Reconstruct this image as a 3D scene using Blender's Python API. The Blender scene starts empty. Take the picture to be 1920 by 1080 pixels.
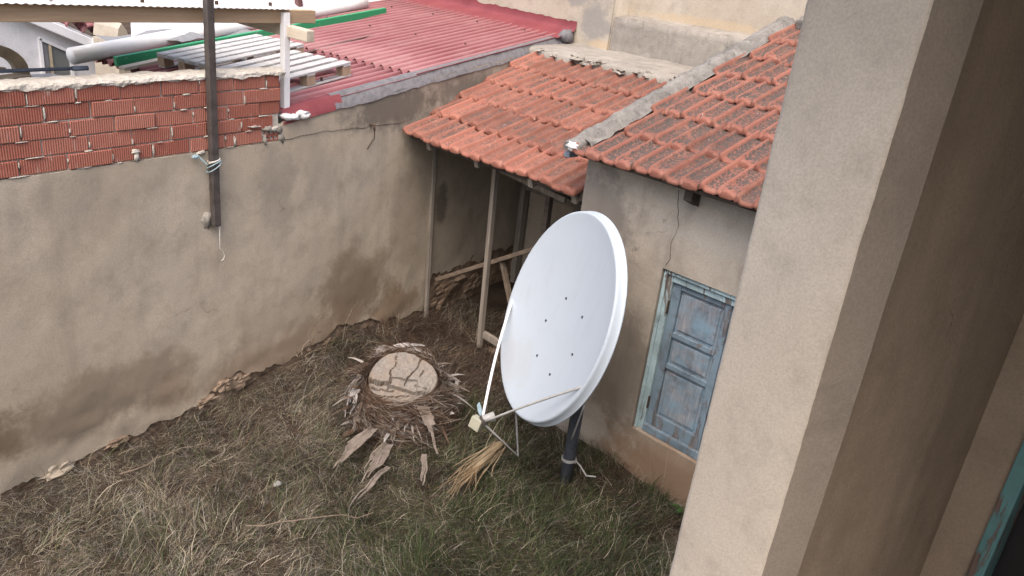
import bpy, math, random
import numpy as np
from mathutils import Vector, Matrix, noise

random.seed(7)
rng = np.random.default_rng(7)
R = math.radians
sc = bpy.context.scene
col = sc.collection

# ------------------------------------------------------------------ camera, sky, sun, exposure
cam_d = bpy.data.cameras.new('camera')
cam = bpy.data.objects.new('camera', cam_d)
col.objects.link(cam)
cam_d.sensor_width = 36.0
cam_d.lens = 27.75
cam_d.clip_start = 0.02
cam_d.clip_end = 2000
right = Vector((0.81723081, 0.56559749, 0.11060421))
down = Vector((0.30342126, -0.25910006, -0.91695294))
fwd = Vector((-0.48996872, 0.78292186, -0.38335886))
m = Matrix((right, -down, -fwd)).transposed().to_4x4()
m.translation = (0, 0, 3.6)
cam.matrix_world = m
sc.camera = cam

SUN_EL, SUN_AZ = R(58), R(160)          # azimuth clockwise from +Y
world = bpy.data.worlds.new('World')
sc.world = world
world.use_nodes = True
wn = world.node_tree
bg = wn.nodes['Background']
sky = wn.nodes.new('ShaderNodeTexSky')
sky.sky_type = 'NISHITA'
sky.sun_disc = False
sky.sun_elevation = SUN_EL
sky.sun_rotation = SUN_AZ
sky.air_density = 1.0
sky.dust_density = 6.0
sky.ozone_density = 1.0
wn.links.new(sky.outputs[0], bg.inputs[0])
bg.inputs[1].default_value = 0.15

sun_d = bpy.data.lights.new('sun', 'SUN')
sun = bpy.data.objects.new('sun', sun_d)
col.objects.link(sun)
sun_d.energy = 0.6
sun_d.angle = R(60)
sun_d.color = (1.0, 0.97, 0.93)
sdir = Vector((math.sin(SUN_AZ) * math.cos(SUN_EL), math.cos(SUN_AZ) * math.cos(SUN_EL), math.sin(SUN_EL)))
sun.rotation_euler = sdir.to_track_quat('Z', 'Y').to_euler()
sun.location = (0, 0, 12)

sc.view_settings.view_transform = 'Standard'
sc.view_settings.look = 'None'
sc.view_settings.exposure = 1.2
sc.view_settings.gamma = 1.0
sc.cycles.max_bounces = 5

# ------------------------------------------------------------------ frames of the place
CT, ST = math.cos(R(10)), math.sin(R(10))
E1 = Vector((CT, -ST, 0)); E2 = Vector((ST, CT, 0)); EZ = Vector((0, 0, 1))
def ab(a, b, z):                      # frame of the old house and its shed
    return E1 * a + E2 * b + EZ * z
C2, S2 = math.cos(R(20)), math.sin(R(20))
F1 = Vector((C2, -S2, 0)); F2 = Vector((S2, C2, 0)); FQ = Vector((-0.2, 1.6, 0))
def vd(e, d, z):                      # frame of the veranda the picture is taken from
    return FQ + F1 * e + F2 * d + EZ * z
WX = -4.79                            # yard face of the boundary wall

def nz(x, y=0.0, z=0.0):
    return noise.noise(Vector((x, y, z)))
def fb(x, y=0.0, z=0.0, o=4):
    return noise.fractal(Vector((x, y, z)), 1.0, 2.0, o)

# ------------------------------------------------------------------ mesh helpers
class MB:
    def __init__(s): s.v = []; s.f = []; s.attr = None
    def quad(s, a, b, c, d):
        n = len(s.v); s.v += [a, b, c, d]; s.f.append((n, n+1, n+2, n+3)); return s
    def obox(s, c, ax, half):
        c = Vector(c); n = len(s.v)
        X, Y, Z = [Vector(a) * h for a, h in zip(ax, half)]
        for k in (-1, 1):
            for j in (-1, 1):
                for i in (-1, 1): s.v.append(c + X*i + Y*j + Z*k)
        for f in ((0,2,3,1),(4,5,7,6),(0,1,5,4),(2,6,7,3),(0,4,6,2),(1,3,7,5)):
            s.f.append(tuple(n+i for i in f))
        return s
    def box(s, x0, x1, y0, y1, z0, z1, fr=None):
        if fr is None:
            return s.obox(((x0+x1)/2, (y0+y1)/2, (z0+z1)/2), ((1,0,0),(0,1,0),(0,0,1)), ((x1-x0)/2, (y1-y0)/2, (z1-z0)/2))
        o = fr(0,0,0); A = fr(1,0,0)-o; B = fr(0,1,0)-o
        return s.obox(fr((x0+x1)/2, (y0+y1)/2, (z0+z1)/2), (A, B, EZ), ((x1-x0)/2, (y1-y0)/2, (z1-z0)/2))
    def beam(s, p, q, w, h, up=(0,0,1)):
        p = Vector(p); q = Vector(q); d = (q-p); L = d.length; d.normalize()
        sd = d.cross(Vector(up)).normalized(); u = sd.cross(d).normalized()
        return s.obox((p+q)/2, (d, sd, u), (L/2, w/2, h/2))
    def tube(s, pts, r, n=8, caps=True):
        pts = [Vector(p) for p in pts]; base = len(s.v)
        rr = r if hasattr(r, '__len__') else [r]*len(pts)
        prev = None
        for i, p in enumerate(pts):
            t = (pts[min(i+1, len(pts)-1)] - pts[max(i-1, 0)]).normalized()
            if prev is None:
                a = t.cross(Vector((0,0,1)))
                if a.length < 1e-3: a = t.cross(Vector((1,0,0)))
                a.normalize()
            else:
                a = (prev - t * prev.dot(t)).normalized()
            prev = a; b = t.cross(a)
            for k in range(n):
                g = 2*math.pi*k/n
                s.v.append(p + (a*math.cos(g) + b*math.sin(g)) * rr[i])
        for i in range(len(pts)-1):
            for k in range(n):
                k2 = (k+1) % n
                s.f.append((base+i*n+k, base+i*n+k2, base+(i+1)*n+k2, base+(i+1)*n+k))
        if caps:
            s.f.append(tuple(base+k for k in range(n))[::-1])
            e = base+(len(pts)-1)*n
            s.f.append(tuple(e+k for k in range(n)))
        return s
    def ribbon(s, pts, w, up, th=0.004):
        """flat strip with thickness along pts; w scalar or list"""
        pts = [Vector(p) for p in pts]; n0 = len(s.v)
        ww = w if hasattr(w, '__len__') else [w]*len(pts)
        for i, p in enumerate(pts):
            t = (pts[min(i+1, len(pts)-1)] - pts[max(i-1, 0)]).normalized()
            u = up[i] if isinstance(up, list) else up
            sd = t.cross(Vector(u)).normalized(); nn = sd.cross(t).normalized()
            s.v += [p + sd*ww[i]/2, p - sd*ww[i]/2, p - sd*ww[i]/2 - nn*th, p + sd*ww[i]/2 - nn*th]
        for i in range(len(pts)-1):
            a = n0+i*4; b = a+4
            for k in range(4):
                k2 = (k+1) % 4
                s.f.append((a+k, a+k2, b+k2, b+k))
        s.f.append((n0, n0+3, n0+2, n0+1)); e = n0+(len(pts)-1)*4; s.f.append((e, e+1, e+2, e+3))
        return s
    def grid(s, us, vs, fn, skip=None):
        n0 = len(s.v); nu, nv = len(us), len(vs)
        for v in vs:
            for u in us: s.v.append(Vector(fn(u, v)))
        for j in range(nv-1):
            for i in range(nu-1):
                if skip and skip((us[i]+us[i+1])/2, (vs[j]+vs[j+1])/2): continue
                a = n0+j*nu+i
                s.f.append((a, a+1, a+nu+1, a+nu))
        return s
    def blob(s, c, r, rough=0.35, seed=0.0, nu=8, nv=6):
        c = Vector(c); n0 = len(s.v); r = Vector(r) if hasattr(r, '__len__') else Vector((r,r,r))
        s.v.append(c - EZ*r.z)
        for j in range(1, nv):
            ph = -math.pi/2 + math.pi*j/nv
            for i in range(nu):
                th = 2*math.pi*i/nu
                d = Vector((math.cos(ph)*math.cos(th), math.cos(ph)*math.sin(th), math.sin(ph)))
                k = 1 + rough*nz(d.x*1.7+seed, d.y*1.7-seed, d.z*1.7+seed*0.3)
                s.v.append(c + Vector((d.x*r.x, d.y*r.y, d.z*r.z))*k)
        s.v.append(c + EZ*r.z); top = len(s.v)-1
        for i in range(nu): s.f.append((n0, n0+1+(i+1) % nu, n0+1+i))
        for j in range(nv-2):
            for i in range(nu):
                a = n0+1+j*nu
                s.f.append((a+i, a+(i+1) % nu, a+nu+(i+1) % nu, a+nu+i))
        a = n0+1+(nv-2)*nu
        for i in range(nu): s.f.append((a+i, a+(i+1) % nu, top))
        return s
    def build(s, name, mat, parent=None, smooth=False, bevel=0.0, origin=None):
        o0 = Vector(parent['o']) if parent is not None else Vector(origin if origin is not None else (0,0,0))
        me = bpy.data.meshes.new(name)
        me.from_pydata([tuple(Vector(v)-o0) for v in s.v], [], s.f)
        me.materials.append(mat)
        if smooth: me.polygons.foreach_set('use_smooth', [True]*len(me.polygons))
        me.update()
        o = bpy.data.objects.new(name, me); col.objects.link(o)
        if parent is not None: o.parent = parent; o.location = (0,0,0); o['o'] = list(o0)
        else: o.location = o0; o['o'] = list(o0)
        if bevel:
            b = o.modifiers.new('bevel', 'BEVEL'); b.width = bevel; b.segments = 2; b.limit_method = 'ANGLE'; b.angle_limit = R(40)
        return o

def thing(name, label, cat, loc, group=None):
    o = bpy.data.objects.new(name, None); col.objects.link(o)
    o.location = loc; o['o'] = list(Vector(loc)); o.empty_display_size = 0.1
    o['label'] = label; o['category'] = cat
    if group: o['group'] = group
    return o
def tag(o, label, cat=None, group=None, kind=None):
    o['label'] = label
    if cat: o['category'] = cat
    if group: o['group'] = group
    if kind: o['kind'] = kind
    return o
def copy_to(src, parent, M, name=None):
    """linked copy of a piece, set in place by a world matrix relative to its parent's origin"""
    c = src.copy(); col.objects.link(c); c.parent = parent
    c.matrix_local = M
    return c
def lin(a, b, n): return [a + (b-a)*i/(n-1) for i in range(n)]

# ------------------------------------------------------------------ materials
class NT:
    def __init__(s, name):
        s.m = bpy.data.materials.new(name); s.m.use_nodes = True
        s.t = s.m.node_tree; s.b = s.t.nodes['Principled BSDF']; s.pos = None
    def n(s, t, **kw):
        x = s.t.nodes.new(t)
        for k, v in kw.items():
            if k.startswith('i_'):
                x.inputs[int(k[2:])].default_value = v
            else: setattr(x, k, v)
        return x
    def l(s, a, b): s.t.links.new(a, b)
    def P(s):
        if s.pos is None: s.pos = s.n('ShaderNodeNewGeometry').outputs['Position']
        return s.pos
    def map(s, sc=(1,1,1), loc=(0,0,0), rot=(0,0,0), src=None):
        x = s.n('ShaderNodeMapping'); x.inputs['Scale'].default_value = sc; x.inputs['Location'].default_value = loc; x.inputs['Rotation'].default_value = rot
        s.l(src or s.P(), x.inputs[0]); return x.outputs[0]
    def noise(s, scale, detail=5, rough=0.6, vec=None, dist=0.0):
        x = s.n('ShaderNodeTexNoise'); x.inputs['Scale'].default_value = scale; x.inputs['Detail'].default_value = detail
        x.inputs['Roughness'].default_value = rough; x.inputs['Distortion'].default_value = dist
        s.l(vec or s.P(), x.inputs['Vector']); return x.outputs['Fac']
    def vor(s, scale, feature='DISTANCE_TO_EDGE', vec=None):
        x = s.n('ShaderNodeTexVoronoi', feature=feature); x.inputs['Scale'].default_value = scale
        s.l(vec or s.P(), x.inputs['Vector']); return x.outputs['Distance']
    def mr(s, v, a, b, c=0.0, d=1.0, smooth=True):
        x = s.n('ShaderNodeMapRange'); x.interpolation_type = 'SMOOTHSTEP' if smooth else 'LINEAR'
        x.inputs[1].default_value = a; x.inputs[2].default_value = b; x.inputs[3].default_value = c; x.inputs[4].default_value = d
        s.l(v, x.inputs[0]); return x.outputs[0]
    def math(s, op, a, b=None):
        x = s.n('ShaderNodeMath', operation=op)
        for i, q in enumerate((a, b)):
            if q is None: continue
            if isinstance(q, (int, float)): x.inputs[i].default_value = q
            else: s.l(q, x.inputs[i])
        return x.outputs[0]
    def mix(s, fac, a, b, mode='MIX'):
        x = s.n('ShaderNodeMix', data_type='RGBA', blend_type=mode)
        for i, q in ((0, fac), (6, a), (7, b)):
            if isinstance(q, (int, float)): x.inputs[i].default_value = q
            elif isinstance(q, tuple): x.inputs[i].default_value = (*q[:3], 1)
            else: s.l(q, x.inputs[i])
        return x.outputs[2]
    def sep(s, src=None):
        x = s.n('ShaderNodeSeparateXYZ'); s.l(src or s.P(), x.inputs[0]); return x.outputs
    def spot(s, c, r, warp=0.55, wscale=2.8, soft=0.6):
        """noise-edged ellipsoidal stain mask"""
        v = s.n('ShaderNodeVectorMath', operation='SUBTRACT'); s.l(s.P(), v.inputs[0]); v.inputs[1].default_value = c
        d = s.n('ShaderNodeVectorMath', operation='DIVIDE'); s.l(v.outputs[0], d.inputs[0]); d.inputs[1].default_value = r
        ln = s.n('ShaderNodeVectorMath', operation='LENGTH'); s.l(d.outputs[0], ln.inputs[0])
        s.wn = getattr(s, 'wn', {})
        if wscale not in s.wn: s.wn[wscale] = s.noise(wscale, 6, 0.72)
        nn = s.math('MULTIPLY_ADD', s.wn[wscale], warp*4); nn.node.inputs[2].default_value = -warp*2
        return s.mr(s.math('ADD', ln.outputs['Value'], nn), 1.0, 1.0-soft)
    def bump(s, h, strength=0.3, dist=0.02, prev=None):
        x = s.n('ShaderNodeBump'); x.inputs['Strength'].default_value = strength; x.inputs['Distance'].default_value = dist
        s.l(h, x.inputs['Height'])
        if prev is not None: s.l(prev, x.inputs['Normal'])
        return x.outputs[0]
    def out(s, colr, rough=0.85, normal=None, spec=0.3, metal=0.0):
        b = s.b
        if isinstance(colr, tuple): b.inputs['Base Color'].default_value = (*colr[:3], 1)
        else: s.l(colr, b.inputs['Base Color'])
        if isinstance(rough, (int, float)): b.inputs['Roughness'].default_value = rough
        else: s.l(rough, b.inputs['Roughness'])
        b.inputs['Specular IOR Level'].default_value = spec
        b.inputs['Metallic'].default_value = metal
        if normal is not None: s.l(normal, b.inputs['Normal'])
        return s.m

def plaster(name, c1, c2, streak=(0.10,0.085,0.07), streak_amt=0.35, spots=(), crack=0.5, grain=0.35, speck=(0.55,0.5,0.44), fine=90, sc=1.0):
    t = NT(name)
    c = t.mix(t.mr(t.noise(1.1*sc, 4, 0.6), 0.35, 0.68), c1, c2)
    c = t.mix(t.math('MULTIPLY', t.mr(t.noise(5*sc, 4, 0.7), 0.42, 0.75), 0.45), c, tuple(k*0.62 for k in c1))
    st = t.noise(2.6*sc, 5, 0.65, vec=t.map((1.6,1.6,0.22)))
    c = t.mix(t.math('MULTIPLY', t.mr(st, 0.5, 0.78), streak_amt), c, streak)
    lt = t.noise(3.4*sc, 4, 0.7, vec=t.map((1,1,0.6), (5,2,9)))
    c = t.mix(t.math('MULTIPLY', t.mr(lt, 0.55, 0.8), 0.35), c, speck)
    for (ce, r, cc, k) in spots:
        c = t.mix(t.math('MULTIPLY', t.spot(ce, r), k), c, cc)
    gr = t.noise(fine, 3, 0.7)
    c = t.mix(t.mr(gr, 0.3, 0.72, 0.0, 0.32), c, tuple(k*0.5 for k in c1))
    # hairline cracks, only here and there
    wv = t.n('ShaderNodeVectorMath', operation='ADD'); t.l(t.P(), wv.inputs[0])
    nzv = t.n('ShaderNodeTexNoise'); nzv.inputs['Scale'].default_value = 3.0; nzv.inputs['Detail'].default_value = 6
    t.l(t.P(), nzv.inputs['Vector'])
    sv = t.n('ShaderNodeVectorMath', operation='SCALE'); t.l(nzv.outputs['Color'], sv.inputs[0]); sv.inputs['Scale'].default_value = 0.5
    t.l(sv.outputs[0], wv.inputs[1])
    cr = t.mr(t.vor(0.9, vec=wv.outputs[0]), 0.0, 0.0035, 1.0, 0.0)
    crm = t.math('MULTIPLY', cr, t.mr(t.noise(1.7, 3, 0.5, vec=t.map(loc=(3,7,1))), 0.56, 0.66))
    c = t.mix(t.math('MULTIPLY', crm, crack), c, (0.045,0.037,0.03))
    h = t.math('ADD', t.math('MULTIPLY', gr, 0.35), t.math('MULTIPLY', t.noise(14, 4, 0.65), 1.0))
    h = t.math('SUBTRACT', h, t.math('MULTIPLY', crm, 1.2 if crack > 0 else 0.0))
    nrm = t.bump(h, grain, 0.012)
    return t.out(c, 0.93, nrm, 0.15)

M = {}
M['wall'] = plaster('yard_wall_plaster', (0.435,0.37,0.29), (0.485,0.42,0.34), (0.265,0.225,0.18), 0.45, [
    ((WX,3.0,0.45), (0.5,3.2,0.4), (0.37,0.29,0.215), 0.3), ((WX,4.0,1.75), (0.5,0.25,0.45), (0.27,0.235,0.20), 0.5), ((WX,2.6,1.85), (0.5,0.5,0.25), (0.28,0.24,0.2), 0.35), ((WX,5.6,1.2), (0.5,0.3,0.9), (0.3,0.245,0.195), 0.5),
    ((WX,2.5,0.46), (0.5,1.15,0.30), (0.215,0.17,0.125), 0.65), ((WX,2.3,0.40), (0.5,0.8,0.17), (0.15,0.118,0.085), 0.3), ((WX,1.4,0.5), (0.5,0.7,0.3), (0.16,0.115,0.075), 0.8),
    ((WX,4.95,0.62), (0.5,0.62,0.5), (0.22,0.165,0.115), 0.75), ((WX,4.98,0.55), (0.5,0.4,0.3), (0.15,0.11,0.075), 0.5), ((WX,5.5,0.25), (0.5,0.6,0.25), (0.24,0.165,0.10), 0.7),
    ((WX,4.2,0.25), (0.5,1.5,0.3), (0.27,0.19,0.13), 0.6), ((WX,2.0,0.12), (0.5,1.2,0.16), (0.36,0.31,0.25), 0.6),
    ((WX,5.4,2.25), (0.5,0.75,0.3), (0.12,0.105,0.09), 0.85), ((WX,6.3,2.35), (0.5,0.7,0.22), (0.15,0.13,0.11), 0.8),
    ((WX,7.4,2.55), (0.5,0.6,0.2), (0.2,0.17,0.14), 0.7), ((WX,4.45,1.8), (0.5,0.2,0.5), (0.26,0.225,0.19), 0.35),
    ((WX,6.1,1.2), (0.5,0.12,0.3), (0.06,0.05,0.045), 0.7)], crack=0.4, grain=0.2, speck=(0.42,0.37,0.31))
M['core'] = plaster('rubble_core', (0.21,0.15,0.105), (0.33,0.25,0.185), (0.07,0.048,0.035), 0.6, crack=0.8, grain=0.8, sc=3, speck=(0.30,0.22,0.16))
M['house'] = plaster('house_plaster', (0.40,0.355,0.30), (0.455,0.41,0.35), (0.13,0.115,0.10), 0.5, [
    (tuple(ab(-2.0,4.5,0.15)), (1.6,0.6,0.34), (0.22,0.13,0.075), 0.85), (tuple(ab(-2.45,4.5,0.40)), (0.5,0.4,0.10), (0.27,0.20,0.145), 0.6),
    (tuple(ab(-3.3,4.5,1.9)), (0.4,0.4,0.5), (0.15,0.135,0.125), 0.75), (tuple(ab(-2.9,4.5,0.9)), (0.45,0.4,0.6), (0.15,0.125,0.105), 0.6),
    (tuple(ab(-2.4,4.5,2.05)), (0.5,0.4,0.12), (0.42,0.39,0.35), 0.6)], crack=0.35, grain=0.25, speck=(0.42,0.39,0.35))
M['cream'] = plaster('cream_plaster', (0.42,0.365,0.295), (0.48,0.43,0.36), (0.36,0.30,0.23), 0.3, [
    (tuple(ab(-5.85,7.33,3.05)), (0.30,0.4,0.34), (0.25,0.24,0.225), 0.95), (tuple(ab(-6.15,7.33,3.3)), (0.22,0.4,0.17), (0.26,0.25,0.235), 0.9),
    (tuple(ab(-5.7,7.33,2.8)), (0.25,0.4,0.1), (0.5,0.38,0.25), 0.7), (tuple(ab(-4.6,7.62,3.2)), (1.3,0.4,0.07), (0.5,0.38,0.25), 0.6)], crack=0.3, speck=(0.6,0.55,0.48))
M['cement'] = plaster('grey_cement', (0.27,0.245,0.215), (0.36,0.33,0.29), (0.11,0.10,0.09), 0.6, crack=0.6, grain=0.6, sc=2, speck=(0.5,0.46,0.41))
M['verge'] = plaster('weathered_mortar', (0.17,0.16,0.148), (0.27,0.255,0.235), (0.06,0.058,0.055), 0.8, crack=0.4, grain=0.9, sc=6, speck=(0.42,0.40,0.37))
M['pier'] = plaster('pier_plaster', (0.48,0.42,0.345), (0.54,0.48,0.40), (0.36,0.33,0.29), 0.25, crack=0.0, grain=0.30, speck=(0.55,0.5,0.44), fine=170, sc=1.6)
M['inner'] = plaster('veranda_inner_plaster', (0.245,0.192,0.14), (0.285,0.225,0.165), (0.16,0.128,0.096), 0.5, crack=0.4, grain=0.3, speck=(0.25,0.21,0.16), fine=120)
M['reveal'] = plaster('shaded_reveal_plaster', (0.24,0.20,0.16), (0.27,0.23,0.185), (0.20,0.17,0.14), 0.4, crack=0.0, grain=0.3, speck=(0.32,0.28,0.24), fine=150)  # darker version of the pier plaster, the reveal's shade put into its colour
M['mortar'] = plaster('pale_mortar', (0.50,0.46,0.40), (0.60,0.56,0.50), (0.40,0.36,0.31), 0.3, crack=0.3, grain=0.7, sc=5, speck=(0.66,0.62,0.56))
M['white_render'] = plaster('white_render', (0.70,0.70,0.72), (0.76,0.76,0.77), (0.6,0.6,0.62), 0.2, crack=0.1, grain=0.1, speck=(0.8,0.8,0.8))

def m_tile(name, lich, base=(0.255,0.10,0.07)):
    t = NT(name)
    oi = t.n('ShaderNodeObjectInfo').outputs['Random']
    c = t.mix(oi, tuple(k*0.68 for k in base), tuple(min(1, k*1.25) for k in base))
    c = t.mix(t.mr(t.noise(9, 5, 0.65), 0.4, 0.75, 0, 0.55), c, (0.31,0.155,0.115))
    a = t.n('ShaderNodeAttribute', attribute_name='pan').outputs['Fac']
    d = t.math('MULTIPLY', a, t.mr(t.noise(5, 5, 0.75), 0.30, 0.55))
    sp = t.mr(t.noise(55, 5, 0.75), 0.42, 0.56)
    oi2 = t.math('FRACT', t.math('MULTIPLY', oi, 7.31))
    ma = t.math('MULTIPLY_ADD', oi2, 0.6); ma.node.inputs[2].default_value = 0.5
    k = t.math('MULTIPLY', t.math('MULTIPLY', d, sp), ma)
    c = t.mix(t.math('MINIMUM', t.math('MULTIPLY', k, lich), 1.0), c, (0.07,0.06,0.054))
    wl = t.math('MULTIPLY', t.mr(t.noise(38, 4, 0.6, vec=t.map(loc=(4,1,2))), 0.66, 0.72), t.mr(t.noise(3, 3, 0.6, vec=t.map(loc=(9,3,2))), 0.45, 0.65))
    c = t.mix(t.math('MULTIPLY', wl, 0.7), c, (0.55,0.50,0.43))
    c = t.mix(t.mr(t.noise(2.2, 5, 0.7, vec=t.map(loc=(1,6,3))), 0.5, 0.8, 0, 0.4), c, (0.22,0.11,0.08))
    return t.out(c, 0.75, t.bump(t.noise(70, 4, 0.7), 0.35, 0.006), 0.3)
M['tile_a'] = m_tile('shed_tile_clay', 1.3)
M['tile_b'] = m_tile('house_tile_clay', 4.5, (0.235,0.092,0.066))

t = NT('hollow_brick_clay')
oi = t.n('ShaderNodeObjectInfo').outputs['Random']
c = t.mix(oi, (0.35,0.125,0.09), (0.46,0.195,0.145))
yy = t.sep()[1]
gv = t.math('SINE', t.math('MULTIPLY', yy, 2*math.pi/0.0145))
c = t.mix(t.mr(gv, -0.9, 0.1, 0.5, 0.0), c, (0.16,0.045,0.03))
c = t.mix(t.mr(t.noise(6, 6, 0.7), 0.5, 0.8, 0, 0.5), c, (0.50,0.24,0.17))
c = t.mix(t.mr(t.noise(30, 4, 0.7, vec=t.map((1,1,0.25))), 0.6, 0.72, 0, 0.6), c, (0.52,0.42,0.36))
M['brick'] = t.out(c, 0.9, t.bump(t.math('ADD', gv, t.noise(60, 3)), 0.5, 0.004), 0.15)

def m_wood(name, c1, c2, axis=2, sc=30, bumpk=0.5, dark=(0.05,0.04,0.03)):
    t = NT(name); s = [sc, sc, sc]; s[axis] = sc*0.06
    g = t.noise(1.0, 6, 0.65, vec=t.map(tuple(s)), dist=0.4)
    c = t.mix(t.mr(g, 0.3, 0.7), c1, c2)
    c = t.mix(t.mr(t.noise(3, 4, 0.6), 0.5, 0.8, 0, 0.5), c, dark)
    return t.out(c, 0.85, t.bump(g, bumpk, 0.006), 0.2)
M['wood_grey'] = m_wood('weathered_timber', (0.19,0.165,0.14), (0.30,0.265,0.225), 2)
M['wood_dark'] = m_wood('dark_old_timber', (0.055,0.045,0.038), (0.11,0.09,0.075), 0)
M['wood_brace'] = m_wood('brown_brace_timber', (0.13,0.10,0.075), (0.21,0.165,0.125), 0)
M['wood_pine'] = m_wood('pine_beam', (0.34,0.235,0.15), (0.44,0.32,0.21), 1, 26, 0.25, (0.26,0.15,0.085))
M['wood_pale'] = m_wood('pale_cut_timber', (0.50,0.43,0.34), (0.60,0.53,0.43), 0, 26, 0.25, (0.34,0.27,0.2))
M['pallet'] = m_wood('silvered_pallet_wood', (0.38,0.375,0.37), (0.50,0.495,0.485), 0, 26, 0.3, (0.42,0.38,0.33))
M['pallet_block'] = m_wood('pallet_block_wood', (0.34,0.25,0.17), (0.46,0.36,0.26), 2, 26, 0.3, (0.2,0.14,0.09))

def m_simple(name, c, rough=0.6, spec=0.3, metal=0.0, nsc=20, var=0.25, bk=0.1):
    t = NT(name)
    cc = t.mix(t.mr(t.noise(nsc, 5, 0.65), 0.35, 0.75), c, tuple(k*(1-var) for k in c))
    return t.out(cc, rough, t.bump(t.noise(nsc*4, 3), bk, 0.004), spec, metal)
M['steel'] = m_simple('dark_painted_steel', (0.085,0.072,0.066), 0.6, 0.4, 0.0, 14, 0.5)
M['white_paint'] = m_simple('white_paint', (0.78,0.78,0.79), 0.5, 0.4, 0, 12, 0.08)
M['foam'] = m_simple('white_sealant', (0.70,0.70,0.70), 0.8, 0.2, 0, 30, 0.2, 0.8)
M['pvc'] = m_simple('white_plastic_pipe', (0.80,0.80,0.79), 0.35, 0.5, 0, 6, 0.08)
M['sealant'] = m_simple('grey_sealant', (0.17,0.165,0.175), 0.7, 0.3, 0, 20, 0.4, 0.6)
M['felt'] = m_simple('grey_roofing_felt', (0.22,0.225,0.235), 0.9, 0.2, 0, 30, 0.2, 0.5)
M['black'] = m_simple('dark_opening', (0.012,0.012,0.014), 0.4, 0.4)  # near-black for solid panels that stand for the unlit depth of openings
M['blackpipe'] = m_simple('dark_pipe', (0.16,0.19,0.24), 0.5, 0.4)
M['lnb'] = m_simple('beige_plastic', (0.36,0.35,0.27), 0.5, 0.4, 0, 10, 0.1)
M['cable'] = m_simple('pale_cable', (0.38,0.375,0.36), 0.6, 0.3)
M['string_blue'] = m_simple('blue_string', (0.35,0.47,0.52), 0.9, 0.1)
M['string_white'] = m_simple('white_string', (0.66,0.63,0.57), 0.9, 0.1)
M['rust'] = m_simple('rusty_iron', (0.09,0.06,0.045), 0.9, 0.1, 0, 30, 0.5)
M['mast'] = m_simple('grey_mast_paint', (0.075,0.085,0.105), 0.5, 0.4, 0, 12, 0.45)
M['mast_arm'] = m_simple('dull_grey_arm', (0.20,0.20,0.195), 0.6, 0.3)
M['redstrip'] = m_simple('brown_metal_strip', (0.14,0.07,0.065), 0.7, 0.3, 0, 10, 0.35)
M['stone'] = m_simple('pale_stone', (0.28,0.27,0.25), 0.9, 0.2, 0, 14, 0.4, 0.6)
M['oldarch'] = m_simple('old_beige_board', (0.48,0.40,0.29), 0.9, 0.2, 0, 9, 0.35, 0.4)
M['plastic_sheet'] = None
t = NT('translucent_plastic_sheet')
c = t.mix(t.mr(t.noise(3, 4), 0.4, 0.7), (0.86,0.85,0.82), (0.78,0.76,0.72))
M['plastic_sheet'] = t.out(c, 0.3, None, 0.5)
t.b.inputs['Transmission Weight'].default_value = 0.25
t = NT('silver_membrane')
c = t.mix(t.mr(t.noise(1.4, 5, 0.6), 0.4, 0.7), (0.72,0.72,0.74), (0.60,0.60,0.63))
M['silver'] = t.out(c, 0.45, t.bump(t.noise(3, 4, 0.6), 0.7, 0.06), 0.5, 0.35)
t = NT('green_paint')
c = t.mix(t.mr(t.noise(30, 6, 0.7), 0.62, 0.68), (0.03,0.27,0.12), (0.45,0.42,0.36))
M['green'] = t.out(c, 0.5, t.bump(t.noise(60, 3), 0.2, 0.004), 0.4)
t = NT('red_roof_paint')
c = t.mix(t.mr(t.noise(1.2, 6, 0.7), 0.35, 0.72), (0.19,0.048,0.055), (0.25,0.088,0.095))
c = t.mix(t.math('MULTIPLY', t.mr(t.noise(2.5, 6, 0.75, vec=t.map((3.0,0.35,1))), 0.45, 0.75), 0.6), c, (0.33,0.18,0.185))
cx = t.math('SINE', t.math('MULTIPLY', t.sep()[0], 2*math.pi/0.115))  # crest fade and valley dirt, which also paint in the ribs' light and shade
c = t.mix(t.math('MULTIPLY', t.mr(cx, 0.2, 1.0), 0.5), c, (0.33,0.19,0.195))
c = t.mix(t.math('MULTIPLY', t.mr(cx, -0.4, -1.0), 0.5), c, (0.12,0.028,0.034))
c = t.mix(t.mr(t.noise(18, 5, 0.7), 0.55, 0.75, 0, 0.3), c, (0.16,0.03,0.037))
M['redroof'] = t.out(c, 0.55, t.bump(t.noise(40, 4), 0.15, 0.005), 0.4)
t = NT('red_flashing_paint')
c = t.mix(t.mr(t.noise(3, 5, 0.7), 0.35, 0.72), (0.21,0.05,0.056), (0.165,0.034,0.042))
M['redflash'] = t.out(c, 0.6, t.bump(t.noise(25, 5), 0.5, 0.01), 0.35)

def m_bluewood(name, paint, wood, thr, sc=(14,14,2.5), dirt=0.5, soft=0.03, gloss=0.75):
    t = NT(name)
    g = t.noise(1.0, 6, 0.7, vec=t.map(sc), dist=0.6)
    pm = t.mr(g, thr-soft, thr+soft)
    p = t.mix(t.mr(t.noise(4, 5, 0.6), 0.4, 0.7), paint, tuple(k*0.7 for k in paint))
    wv = t.noise(1.0, 5, 0.65, vec=t.map((60,60,5)))
    w = t.mix(t.mr(wv, 0.3, 0.7), wood, tuple(k*0.5 for k in wood))
    c = t.mix(pm, p, w)
    c = t.mix(t.mr(t.noise(7, 6, 0.7, vec=t.map(loc=(2,8,5))), 0.48, 0.75, 0, dirt), c, (0.045,0.04,0.045))
    h = t.math('SUBTRACT', t.math('MULTIPLY', wv, 0.3), pm)
    return t.out(c, gloss, t.bump(h, 0.5 if gloss > 0.5 else 0.15, 0.003), 0.3 if gloss > 0.5 else 0.6)
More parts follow.
